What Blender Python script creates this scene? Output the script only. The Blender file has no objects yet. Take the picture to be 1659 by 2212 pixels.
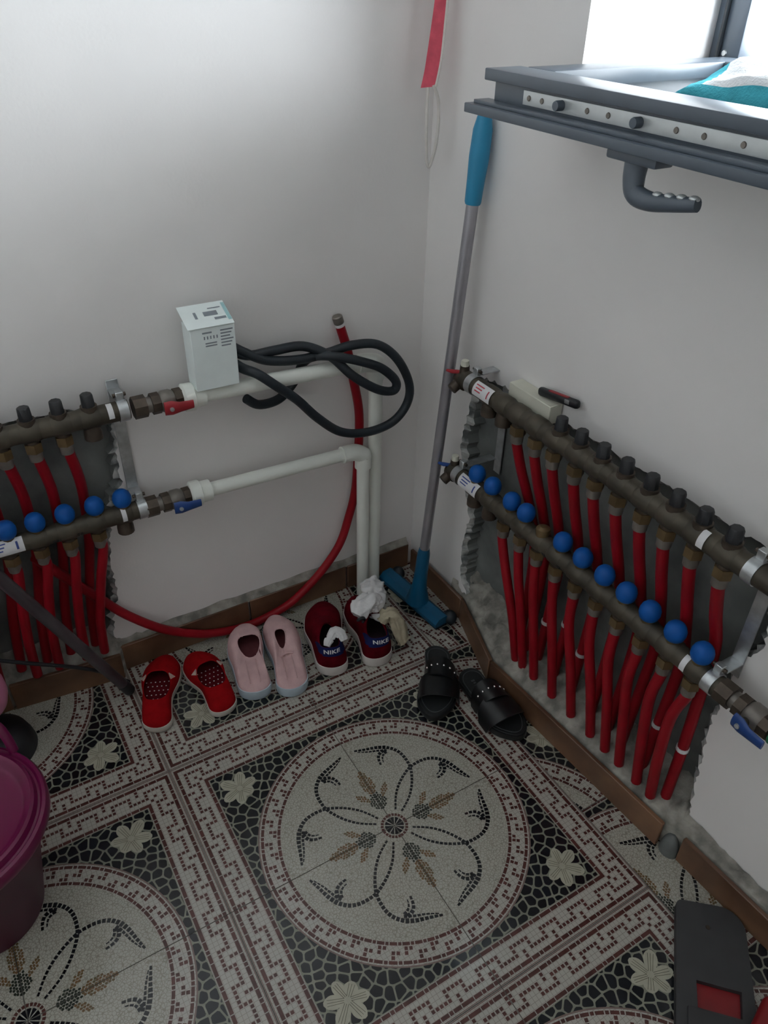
import bpy, bmesh, math, random
from mathutils import Vector, Matrix, noise
from mathutils.geometry import tessellate_polygon
random.seed(7)
sc = bpy.context.scene
COL = sc.collection
PI = math.pi
V = Vector

# ------------------------------------------------------------------ camera, sky, exposure
cam_d = bpy.data.cameras.new('camera')
cam = bpy.data.objects.new('camera', cam_d); COL.objects.link(cam)
cam.location = (-0.48411, -0.72278, 1.35729)
cam.rotation_euler = (0.951423, -0.019241, -0.537038)
cam_d.sensor_fit = 'HORIZONTAL'; cam_d.sensor_width = 36.0; cam_d.lens = 36.0 * 1685.09 / 1659.0
cam_d.clip_start = 0.01
sc.camera = cam

world = bpy.data.worlds.new('overcast_sky'); sc.world = world
world.use_nodes = True
bg = world.node_tree.nodes['Background']
bg.inputs['Color'].default_value = (0.86, 0.94, 1.0, 1)
bg.inputs['Strength'].default_value = 15.0

vs = sc.view_settings
vs.view_transform = 'Standard'; vs.look = 'None'; vs.gamma = 1.0; vs.use_curve_mapping = False
vs.exposure = 0.60
sc.cycles.use_denoising = True
sc.cycles.max_bounces = 14; sc.cycles.diffuse_bounces = 8; sc.cycles.transparent_max_bounces = 12
sc.cycles.caustics_reflective = False; sc.cycles.caustics_refractive = False
sc.cycles.sample_clamp_indirect = 6.0

# window opening in the right wall (metres)
XR, YL, XO = 0.459, 0.667, 0.80          # inner face of right wall, inner face of left wall, outer face of right wall
XMIN, YMIN, ZC = -5/3, -7/3, 2.6
WY0, WY1, WZ0, WZ1 = -0.80, 0.276, 1.172, 2.25

# sampling portal for the daylight in the window opening (gives off no light itself)
pl = bpy.data.lights.new('window_right_offscreen', 'AREA'); pl.shape = 'RECTANGLE'
pl.size = WZ1 - WZ0; pl.size_y = WY1 - WY0
po = bpy.data.objects.new('window_right_offscreen', pl); COL.objects.link(po)
po.location = (XO + 0.004, (WY0 + WY1) / 2, (WZ0 + WZ1) / 2); po.rotation_euler = (0, PI/2, 0)
pl.cycles.is_portal = True

# ------------------------------------------------------------------ materials
def nodes(m):
    m.use_nodes = True
    nt = m.node_tree
    return nt, nt.nodes, nt.links, nt.nodes['Principled BSDF']

def pm(name, col, rough=0.5, metal=0.0, var=0.08, scale=40.0, bump=0.0, spec=0.5, bscale=None, sub=0.0, coat=0.0, col2=None, lo=0.35, hi=0.65):
    m = bpy.data.materials.new(name)
    nt, N, L, b = nodes(m)
    tc = N.new('ShaderNodeTexCoord'); nz = N.new('ShaderNodeTexNoise'); rp = N.new('ShaderNodeValToRGB')
    nz.inputs['Scale'].default_value = scale; nz.inputs['Detail'].default_value = 5
    L.new(tc.outputs['Object'], nz.inputs['Vector']); L.new(nz.outputs['Fac'], rp.inputs['Fac'])
    c2 = col2 if col2 else tuple(min(1, c * (1 + var)) for c in col)
    c1 = col if col2 else tuple(c * (1 - var) for c in col)
    rp.color_ramp.elements[0].position = lo; rp.color_ramp.elements[1].position = hi
    rp.color_ramp.elements[0].color = (*c1, 1); rp.color_ramp.elements[1].color = (*c2, 1)
    L.new(rp.outputs['Color'], b.inputs['Base Color'])
    b.inputs['Roughness'].default_value = rough; b.inputs['Metallic'].default_value = metal
    b.inputs['Specular IOR Level'].default_value = spec
    if coat: b.inputs['Coat Weight'].default_value = coat
    if bump:
        bp = N.new('ShaderNodeBump'); bp.inputs['Strength'].default_value = bump; bp.inputs['Distance'].default_value = 0.002
        n2 = N.new('ShaderNodeTexNoise'); n2.inputs['Scale'].default_value = bscale or scale * 4; n2.inputs['Detail'].default_value = 4
        L.new(tc.outputs['Object'], n2.inputs['Vector']); L.new(n2.outputs['Fac'], bp.inputs['Height'])
        L.new(bp.outputs['Normal'], b.inputs['Normal'])
    return m

M = {}
M['paint'] = pm('wall_paint', (0.80, 0.775, 0.76), 0.55, var=0.035, scale=3.0, bump=0.10, bscale=160)
M['ceil'] = pm('ceiling_paint', (0.90, 0.89, 0.87), 0.7, var=0.02, scale=3)
M['concrete'] = pm('bare_concrete', (0.075, 0.082, 0.080), 0.9, col2=(0.22, 0.23, 0.22), scale=9, bump=0.6, bscale=60, lo=0.3, hi=0.75)
M['smear'] = pm('plaster_smear', (0.13, 0.14, 0.14), 0.88, col2=(0.52, 0.52, 0.50), scale=26, bump=0.5, bscale=90, lo=0.36, hi=0.56)
M['mortar'] = pm('dried_mortar', (0.15, 0.142, 0.125), 0.92, col2=(0.36, 0.34, 0.30), scale=30, bump=0.8, bscale=120)
M['grout'] = pm('grout', (0.10, 0.09, 0.08), 0.9, var=0.2, scale=30)
M['marble'] = pm('brown_marble', (0.075, 0.036, 0.022), 0.35, col2=(0.22, 0.115, 0.062), scale=7, lo=0.35, hi=0.68)
M['brown'] = pm('print_brown', (0.075, 0.026, 0.022), 0.22, var=0.25, scale=60)
M['black'] = pm('print_black', (0.008, 0.009, 0.012), 0.16, var=0.3, scale=60)
M['tileline'] = pm('print_rose_line', (0.18, 0.125, 0.11), 0.25, var=0.1, scale=60)
M['flower'] = pm('print_flower', (0.37, 0.355, 0.28), 0.22, var=0.06, scale=60)
M['flowerline'] = pm('print_flower_line', (0.10, 0.09, 0.065), 0.25, var=0.1, scale=60)
M['leaf'] = pm('print_leaf', (0.17, 0.085, 0.035), 0.25, col2=(0.10, 0.08, 0.04), scale=120)
M['leafdark'] = pm('print_leaf_dark', (0.025, 0.03, 0.022), 0.25, var=0.3, scale=60)

def tile_cream(name, col, line, cell):
    m = bpy.data.materials.new(name); nt, N, L, b = nodes(m)
    tc = N.new('ShaderNodeTexCoord')
    if cell:
        # faint square tessera joints
        mp = N.new('ShaderNodeVectorMath'); mp.operation = 'SCALE'; mp.inputs['Scale'].default_value = 1.0 / cell
        off = N.new('ShaderNodeVectorMath'); off.operation = 'ADD'; off.inputs[1].default_value = (-0.984 / 3, -0.984 / 3, 0)
        fr = N.new('ShaderNodeVectorMath'); fr.operation = 'FRACTION'; sp = N.new('ShaderNodeSeparateXYZ')
        L.new(tc.outputs['Object'], off.inputs[0]); L.new(off.outputs[0], mp.inputs[0]); L.new(mp.outputs[0], fr.inputs[0]); L.new(fr.outputs[0], sp.inputs[0])
        mn = N.new('ShaderNodeMath'); mn.operation = 'MINIMUM'; L.new(sp.outputs['X'], mn.inputs[0]); L.new(sp.outputs['Y'], mn.inputs[1])
        lt = N.new('ShaderNodeMath'); lt.operation = 'LESS_THAN'; lt.inputs[1].default_value = 0.10; L.new(mn.outputs[0], lt.inputs[0])
        fac = lt.outputs[0]
    else:
        vo = N.new('ShaderNodeTexVoronoi'); vo.feature = 'DISTANCE_TO_EDGE'; vo.inputs['Scale'].default_value = 190
        L.new(tc.outputs['Object'], vo.inputs['Vector'])
        lt = N.new('ShaderNodeMath'); lt.operation = 'LESS_THAN'; lt.inputs[1].default_value = 0.07; L.new(vo.outputs['Distance'], lt.inputs[0])
        fac = lt.outputs[0]
    mx = N.new('ShaderNodeMix'); mx.data_type = 'RGBA'
    L.new(fac, mx.inputs['Factor']); mx.inputs['A'].default_value = (*col, 1); mx.inputs['B'].default_value = (*line, 1)
    L.new(mx.outputs['Result'], b.inputs['Base Color'])
    b.inputs['Roughness'].default_value = 0.13
    return m
M['cream'] = tile_cream('print_cream_mosaic', (0.40, 0.375, 0.335), (0.25, 0.23, 0.20), 0.024 / 3)
M['disc'] = tile_cream('print_cream_crackle', (0.39, 0.375, 0.325), (0.25, 0.235, 0.195), 0)
M['net'] = pm('print_net', (0.21, 0.21, 0.165), 0.22, var=0.08, scale=60)

M['brass'] = pm('aged_brass', (0.055, 0.047, 0.035), 0.5, metal=0.45, col2=(0.095, 0.080, 0.058), scale=25)
M['brassb'] = pm('bright_brass', (0.17, 0.115, 0.055), 0.42, metal=0.6, var=0.2, scale=30)
M['bronze'] = pm('dark_bronze', (0.085, 0.065, 0.05), 0.5, metal=0.6, var=0.25, scale=40)
M['nickel'] = pm('grey_sleeve', (0.20, 0.18, 0.16), 0.45, metal=0.5, var=0.15, scale=40)
M['steel'] = pm('zinc_steel', (0.52, 0.54, 0.55), 0.35, metal=0.85, var=0.15, scale=50)
M['blackpl'] = pm('black_plastic', (0.012, 0.013, 0.016), 0.45, var=0.25, scale=40)
M['bluecap'] = pm('blue_cap', (0.005, 0.085, 0.34), 0.5, var=0.08, scale=40, spec=0.25)
M['bluelev'] = pm('blue_lever', (0.01, 0.05, 0.21), 0.4, var=0.1, scale=40)
M['redlev'] = pm('red_lever', (0.30, 0.012, 0.02), 0.4, var=0.1, scale=40)
M['redpipe'] = pm('red_pipe', (0.27, 0.005, 0.012), 0.42, var=0.10, scale=18, spec=0.25)
M['whitepl'] = pm('white_pipe', (0.80, 0.82, 0.76), 0.38, var=0.04, scale=14)
M['sticker'] = pm('white_sticker', (0.66, 0.65, 0.66), 0.5, var=0.04, scale=40)
M['inkr'] = pm('red_ink', (0.45, 0.05, 0.07), 0.5); M['inkb'] = pm('blue_ink', (0.03, 0.06, 0.25), 0.5); M['inkg'] = pm('grey_ink', (0.22, 0.25, 0.28), 0.6)
M['tape'] = pm('green_tape', (0.03, 0.22, 0.10), 0.6, var=0.2, scale=80)
M['cardw'] = pm('white_card', (0.80, 0.87, 0.86), 0.6, var=0.03, scale=20)
M['cardb'] = pm('cream_card', (0.60, 0.59, 0.50), 0.65, var=0.04, scale=20)
M['teal'] = pm('teal_ink', (0.35, 0.58, 0.60), 0.6)
M['rubber'] = pm('black_rubber', (0.012, 0.018, 0.024), 0.5, var=0.2, scale=30)
M['bluepl'] = pm('blue_plastic', (0.004, 0.085, 0.18), 0.38, var=0.06, scale=20)
M['bluegrip'] = pm('blue_grip', (0.02, 0.24, 0.42), 0.42, var=0.06, scale=20)
M['stick'] = pm('metal_tube', (0.40, 0.39, 0.42), 0.33, metal=0.7, var=0.1, scale=12)
M['tubedk'] = pm('dull_metal_tube', (0.10, 0.085, 0.095), 0.38, metal=0.6, var=0.2, scale=12)
M['redcanvas'] = pm('red_canvas', (0.26, 0.004, 0.006), 0.9, var=0.10, scale=60, bump=0.3, bscale=500, spec=0.06)
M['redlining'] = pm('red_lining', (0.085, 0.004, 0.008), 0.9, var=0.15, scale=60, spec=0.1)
M['dot'] = pm('white_dots', (0.60, 0.50, 0.50), 0.8)
M['gore'] = pm('beige_elastic', (0.45, 0.33, 0.28), 0.85, var=0.1, scale=80)
M['solecr'] = pm('cream_rubber', (0.50, 0.46, 0.41), 0.7, var=0.08, scale=40)
M['pinkknit'] = pm('pink_knit', (0.58, 0.385, 0.385), 0.9, var=0.08, scale=35, bump=0.35, bscale=450, spec=0.15)
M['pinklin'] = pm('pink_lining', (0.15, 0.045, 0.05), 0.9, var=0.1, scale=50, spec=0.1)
M['solewh'] = pm('pale_blue_white_rubber', (0.42, 0.50, 0.56), 0.6, var=0.05, scale=30)
M['redmesh'] = pm('dark_red_mesh', (0.095, 0.002, 0.007), 0.9, var=0.2, scale=45, bump=0.4, bscale=420, spec=0.06)
M['navy'] = pm('navy_collar', (0.005, 0.010, 0.065), 0.85, var=0.15, scale=60, spec=0.2)
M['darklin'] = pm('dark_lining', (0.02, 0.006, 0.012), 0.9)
M['solegw'] = pm('scuffed_white_rubber', (0.58, 0.54, 0.51), 0.65, var=0.10, scale=18)
M['letter'] = pm('white_lettering', (0.62, 0.62, 0.64), 0.7)
M['sockw'] = pm('white_cotton', (0.66, 0.65, 0.65), 0.95, var=0.06, scale=60, bump=0.5, bscale=240, spec=0.1)
M['sockb'] = pm('beige_cotton', (0.42, 0.37, 0.27), 0.95, var=0.10, scale=40, bump=0.5, bscale=240, spec=0.1)
M['sandal'] = pm('black_patent', (0.006, 0.007, 0.008), 0.32, var=0.2, scale=40)
M['footbed'] = pm('black_footbed', (0.010, 0.012, 0.013), 0.5, var=0.2, scale=60)
M['emboss'] = pm('grey_embossing', (0.07, 0.075, 0.08), 0.4)
M['stone'] = pm('rhinestone', (0.9, 0.88, 0.85), 0.08, metal=0.9)
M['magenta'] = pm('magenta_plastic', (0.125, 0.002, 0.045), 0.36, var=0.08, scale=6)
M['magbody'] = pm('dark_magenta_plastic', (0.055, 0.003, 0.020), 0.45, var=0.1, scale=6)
M['pinkpl'] = pm('pink_plastic', (0.62, 0.22, 0.36), 0.4, var=0.05, scale=8)
M['greypl'] = pm('grey_plastic', (0.034, 0.034, 0.036), 0.6, var=0.08, scale=25)
M['redpl'] = pm('red_plastic', (0.19, 0.004, 0.007), 0.45, var=0.08, scale=25)
M['upvc'] = pm('anthracite_upvc', (0.085, 0.105, 0.13), 0.32, var=0.05, scale=20)
M['gasket'] = pm('black_gasket', (0.02, 0.025, 0.03), 0.6)
M['frame'] = pm('grey_window_frame', (0.085, 0.105, 0.13), 0.35, var=0.05, scale=20)
M['alu'] = pm('espagnolette_strip', (0.60, 0.63, 0.63), 0.35, metal=0.5, var=0.06, scale=30)
M['towelt'] = pm('teal_terry', (0.06, 0.36, 0.44), 0.95, var=0.15, scale=40, bump=0.8, bscale=300, spec=0.1)
M['towelw'] = pm('white_terry', (0.72, 0.74, 0.76), 0.95, var=0.05, scale=40, bump=0.8, bscale=300, spec=0.1)
M['towelr'] = pm('red_print', (0.60, 0.08, 0.10), 0.95, var=0.1, scale=40, spec=0.1)
M['strap'] = pm('coral_fabric', (0.62, 0.10, 0.14), 0.85, var=0.12, scale=50, bump=0.3, bscale=300, spec=0.15)
M['cord'] = pm('white_cord', (0.66, 0.62, 0.58), 0.85, var=0.05, scale=60)

def glass_mat():
    m = bpy.data.materials.new('window_glass'); nt, N, L, b = nodes(m)
    out = N['Material Output']; N.remove(b)
    tr = N.new('ShaderNodeBsdfTransparent'); gl = N.new('ShaderNodeBsdfGlossy'); mx = N.new('ShaderNodeMixShader'); fr = N.new('ShaderNodeFresnel')
    nz = N.new('ShaderNodeTexNoise'); nz.inputs['Scale'].default_value = 6
    rp = N.new('ShaderNodeValToRGB'); rp.color_ramp.elements[0].color = (0.76, 0.80, 0.81, 1); rp.color_ramp.elements[1].color = (0.86, 0.90, 0.90, 1)
    L.new(nz.outputs['Fac'], rp.inputs['Fac']); L.new(rp.outputs['Color'], tr.inputs['Color'])
    gl.inputs['Roughness'].default_value = 0.03; fr.inputs['IOR'].default_value = 1.5
    L.new(fr.outputs[0], mx.inputs[0]); L.new(tr.outputs[0], mx.inputs[1]); L.new(gl.outputs[0], mx.inputs[2])
    L.new(mx.outputs[0], out.inputs['Surface'])
    return m
M['glass'] = glass_mat()

# ------------------------------------------------------------------ helpers
class MB:
    def __init__(s): s.v = []; s.f = []; s.m = []
    def add(s, vs_, fs_, mat=0):
        o = len(s.v); s.v += [tuple(v) for v in vs_]
        s.f += [tuple(i + o for i in f) for f in fs_]; s.m += [mat] * len(fs_)
        return s
    def box(s, c, size, mat=0, rot=None, bev=0.0, seg=2):
        bm = bmesh.new(); bmesh.ops.create_cube(bm, size=1.0)
        bmesh.ops.scale(bm, vec=V(size), verts=bm.verts)
        if bev: bmesh.ops.bevel(bm, geom=bm.edges[:], offset=bev, segments=seg, profile=0.5, affect='EDGES')
        R = rot if rot is not None else Matrix.Identity(3)
        bm.verts.index_update()
        s.add([R @ v.co + V(c) for v in bm.verts], [[v.index for v in f.verts] for f in bm.faces], mat); bm.free()
        return s
    def tube(s, pts, r, n=12, mat=0, caps=True, closed=False, flat=1.0, up=None):
        pts = [V(p) for p in pts]; k = len(pts)
        rs = r if isinstance(r, (list, tuple)) else [r] * k
        tg = []
        for i in range(k):
            a = pts[(i - 1) % k] if (closed or i > 0) else pts[0]
            b = pts[(i + 1) % k] if (closed or i < k - 1) else pts[-1]
            d = b - a; tg.append(d.normalized() if d.length > 1e-9 else V((0, 0, 1)))
        u = V(up) if up else (V((0, 0, 1)) if abs(tg[0].z) < 0.9 else V((1, 0, 0)))
        u = (u - tg[0] * u.dot(tg[0])).normalized()
        vs_ = []
        for i in range(k):
            u = (u - tg[i] * u.dot(tg[i])).normalized(); w = tg[i].cross(u)
            for j in range(n):
                a = 2 * PI * (j + (0.5 if n <= 8 else 0)) / n
                vs_.append(pts[i] + rs[i] * (math.cos(a) * u * flat + math.sin(a) * w))
        fs_ = []
        for i in range(k if closed else k - 1):
            for j in range(n):
                i2 = (i + 1) % k; j2 = (j + 1) % n
                fs_.append((i * n + j, i2 * n + j, i2 * n + j2, i * n + j2))
        s.add(vs_, [f[::-1] for f in fs_], mat)
        if caps and not closed:
            s.add(vs_[:n], [tuple(range(n))], mat); s.add(vs_[-n:], [tuple(range(n))[::-1]], mat)
        return s
    def lathe(s, prof, o=(0, 0, 0), axis=(0, 0, 1), n=28, mat=0, mats=None):
        ax = V(axis).normalized(); u = V((1, 0, 0)) if abs(ax.x) < 0.9 else V((0, 1, 0))
        u = (u - ax * u.dot(ax)).normalized(); w = ax.cross(u); vs_ = []
        for r, h in prof:
            for j in range(n):
                a = 2 * PI * j / n; vs_.append(V(o) + ax * h + max(r, 1e-5) * (math.cos(a) * u + math.sin(a) * w))
        for i in range(len(prof) - 1):
            fs_ = [(i * n + j, i * n + (j + 1) % n, (i + 1) * n + (j + 1) % n, (i + 1) * n + j) for j in range(n)]
            if i == 0: base = len(s.v); s.add(vs_, [], 0)
            s.f += [tuple(q + base for q in f) for f in fs_]; s.m += [(mats[i] if mats else mat)] * n
        return s
    def ball(s, c, r, mat=0, n=10, sc_=(1, 1, 1)):
        prof = []
        vs_ = []; 
        for i in range(n + 1):
            t = PI * i / n
            for j in range(2 * n):
                a = PI * j / n
                vs_.append((c[0] + r * sc_[0] * max(math.sin(t), 1e-4) * math.cos(a), c[1] + r * sc_[1] * max(math.sin(t), 1e-4) * math.sin(a), c[2] + r * sc_[2] * math.cos(t)))
        m2 = 2 * n
        s.add(vs_, [(i * m2 + j, (i + 1) * m2 + j, (i + 1) * m2 + (j + 1) % m2, i * m2 + (j + 1) % m2) for i in range(n) for j in range(m2)], mat)
        return s
    def grid(s, rows, mat=0, wrap=False, flip=False):
        nr = len(rows); nc = len(rows[0]); fs_ = []
        for i in range(nr - 1):
            for j in range(nc if wrap else nc - 1):
                j2 = (j + 1) % nc
                f = (i * nc + j, i * nc + j2, (i + 1) * nc + j2, (i + 1) * nc + j)
                fs_.append(f[::-1] if flip else f)
        s.add([p for r in rows for p in r], fs_, mat); return s
    def prism(s, poly, o, ux, uy, uz, d, mat=0):
        o, ux, uy, uz = V(o), V(ux), V(uy), V(uz); n = len(poly)
        a = [o + ux * x + uy * y for x, y in poly]; b = [p + uz * d for p in a]
        s.add(a + b, [tuple(range(n))[::-1], tuple(range(n, 2 * n))] + [(i, (i + 1) % n, n + (i + 1) % n, n + i) for i in range(n)], mat)
        return s
    def build(s, name, mats, parent=None, angle=40, smooth=True):
        me = bpy.data.meshes.new(name); me.from_pydata(s.v, [], s.f)
        for m in (mats if isinstance(mats, (list, tuple)) else [mats]): me.materials.append(M[m] if isinstance(m, str) else m)
        me.polygons.foreach_set('material_index', s.m)
        if smooth:
            me.polygons.foreach_set('use_smooth', [True] * len(s.f)); me.set_sharp_from_angle(angle=math.radians(angle))
        me.update()
        return link(name, me, parent)

def link(name, me, parent=None):
    o = bpy.data.objects.new(name, me); COL.objects.link(o)
    if parent: o.parent = parent
    return o
def thing(name, label, cat, loc=(0, 0, 0), rz=0.0, group=None):
    o = bpy.data.objects.new(name, None); COL.objects.link(o)
    o.empty_display_size = 0.05; o.location = loc; o.rotation_euler = (0, 0, rz)
    return tag(o, label, cat, group)
def tag(o, label, cat, group=None):
    o['label'] = label; o['category'] = cat
    if group: o['group'] = group
    return o
def struct(o): o['kind'] = 'structure'; return o
def cr(P, k=8, closed=False):
    P = [V(p) for p in P]; n = len(P); out = []
    for i in range(n if closed else n - 1):
        g = lambda j: P[j % n] if closed else P[min(max(j, 0), n - 1)]
        a, b, c, d = g(i - 1), g(i), g(i + 1), g(i + 2)
        for q in range(k):
            t = q / k
            out.append(0.5 * ((2 * b) + (c - a) * t + (2 * a - 5 * b + 4 * c - d) * t * t + (3 * b - a - 3 * c + d) * t ** 3))
    if not closed: out.append(P[-1])
    return out
def lerp(a, b, t): return a + (b - a) * t
def rough_poly(P, step, amp, seed):
    rnd = random.Random(seed); out = []
    for i in range(len(P)):
        a = V((*P[i], 0)); b = V((*P[(i + 1) % len(P)], 0)); k = max(1, int((b - a).length / step))
        nrm = V((-(b - a).y, (b - a).x, 0)).normalized()
        for q in range(k):
            p = a.lerp(b, q / k) + nrm * rnd.uniform(-amp, amp); out.append((p.x, p.y))
    return out
def plate(mb, outline, holes, fn, mat=0):
    loops = [[V((x, y, 0)) for x, y in outline]] + [[V((x, y, 0)) for x, y in h] for h in holes]
    tris = tessellate_polygon(loops); allv = [p for l in loops for p in l]
    mb.add([fn(p.x, p.y) for p in allv], [tuple(t) for t in tris], mat)
def scaled(P, s_):
    cx = sum(p[0] for p in P) / len(P); cy = sum(p[1] for p in P) / len(P)
    return [(cx + (x - cx) * s_, cy + (y - cy) * s_) for x, y in P]

# ------------------------------------------------------------------ room shell
def recess(mb, poly, fn, depth, seed):
    """a hacked-out chase: ragged plaster edge, then bare concrete back"""
    rnd = random.Random(seed); cx = sum(p[0] for p in poly) / len(poly); cy = sum(p[1] for p in poly) / len(poly)
    ring0 = [(x, y, 0.0) for x, y in poly]; n = len(poly); r1 = []; r2 = []
    for x, y in poly:
        d = V((cx - x, cy - y)).normalized(); k = rnd.uniform(0.003, 0.016)
        r1.append((x + d.x * k, y + d.y * k, depth * 0.30)); k += rnd.uniform(0.0, 0.004)
        r2.append((x + d.x * k, y + d.y * k, depth))
    for a, b, m in ((ring0, r1, 2), (r1, r2, 1)):
        mb.add([fn(*p) for p in a] + [fn(*p) for p in b], [(i, (i + 1) % n, n + (i + 1) % n, n + i) for i in range(n)], m)
    plate(mb, [(p[0], p[1]) for p in r2], [], lambda x, y: fn(x, y, depth), 1)

chR = rough_poly([(0.465, 0.60), (0.475, 0.54), (0.489, 0.462), (0.460, 0.367), (0.432, 0.293), (0.447, 0.213), (0.442, 0.10), (0.40, 0.06),
                  (0.1, 0.05), (-0.2, 0.05), (-0.292, 0.07), (-0.278, 0.192), (-0.267, 0.305), (-0.275, 0.459), (-0.300, 0.519), (-0.285, 0.611), (-0.262, 0.668),
                  (-0.114, 0.672), (0.09, 0.668), (0.37, 0.662), (0.43, 0.652)], 0.008, 0.0040, 3)
chL = rough_poly([(-0.234, 0.649), (-0.248, 0.572), (-0.252, 0.487), (-0.289, 0.396), (-0.304, 0.341), (-0.309, 0.202), (-0.328, 0.155), (-0.337, 0.06),
                  (-0.60, 0.05), (-0.95, 0.05), (-0.96, 0.40), (-0.95, 0.668), (-0.6, 0.668), (-0.30, 0.665)], 0.008, 0.0040, 5)

mb = MB(); fR = lambda y, z, d=0.0: (XR + d, y, z)
win = [(WY0, WZ0), (WY1, WZ0), (WY1, WZ1), (WY0, WZ1)]
plate(mb, [(YMIN - 0.1, -0.06), (YL, -0.06), (YL, ZC), (YMIN - 0.1, ZC)], [win, chR], lambda y, z: fR(y, z), 0)
recess(mb, chR, fR, 0.04, 11)
plate(mb, [(YMIN - 0.1, -0.06), (YL + 0.2, -0.06), (YL + 0.2, ZC), (YMIN - 0.1, ZC)], [win], lambda y, z: (XO, y, z), 0)
for i in range(4):
    a, b = win[i], win[(i + 1) % 4]
    mb.add([fR(*a), fR(*b), (XO, *b), (XO, *a)], [(0, 1, 2, 3)], 0)
mb.add([(XR, YL + 0.2, -0.06), (XO, YL + 0.2, -0.06), (XO, YMIN - 0.1, -0.06), (XR, YMIN - 0.1, -0.06), (XR, YL + 0.2, ZC), (XO, YL + 0.2, ZC)], [(0, 1, 2, 3), (0, 4, 5, 1)], 0)
wall_right = struct(mb.build('wall_right', ['paint', 'concrete', 'smear'], smooth=False))

mb = MB(); fL = lambda x, z, d=0.0: (x, YL + d, z)
plate(mb, [(XMIN, -0.06), (XR, -0.06), (XR, ZC), (XMIN, ZC)], [chL], lambda x, z: fL(x, z), 0)
recess(mb, chL, fL, 0.035, 12)
plate(mb, [(XMIN - 0.1, -0.06), (XR, -0.06), (XR, ZC), (XMIN - 0.1, ZC)], [], lambda x, z: fL(x, z, 0.2), 0)
mb.add([(XMIN - 0.1, YL, -0.06), (XR, YL, -0.06), (XR, YL + 0.2, -0.06), (XMIN - 0.1, YL + 0.2, -0.06), (XMIN - 0.1, YL, ZC), (XMIN - 0.1, YL + 0.2, ZC)], [(3, 2, 1, 0), (0, 4, 5, 3)], 0)
wall_left = struct(mb.build('wall_left', ['paint', 'concrete', 'smear'], smooth=False))
struct(MB().box((XMIN - 0.05, (YMIN + YL) / 2, ZC / 2), (0.1, YL - YMIN + 0.2, ZC + 0.12), 0).build('wall_side', 'paint', smooth=False))
struct(MB().box(((XMIN + XR) / 2, YMIN - 0.05, ZC / 2), (XR - XMIN, 0.1, ZC + 0.12), 0).build('wall_back', 'paint', smooth=False))
struct(MB().box(((XMIN + XO) / 2, (YMIN + YL) / 2, ZC + 0.05), (XO - XMIN + 0.2, YL - YMIN + 0.5, 0.1), 0).build('ceiling', 'ceil', smooth=False))
floor = struct(MB().box(((XMIN + XR) / 2, (YMIN + YL) / 2, -0.0315), (XR - XMIN, YL - YMIN, 0.06), 0).build('floor', 'grout', smooth=False))

# added unseen slab outside over the window: keeps the high sky off the floor
struct(MB().box((XO + 1.0, -0.3, 2.34), (1.98, 4.0, 0.14), 0).build('added_shade_slab_1', 'ceil', smooth=False))

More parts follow.
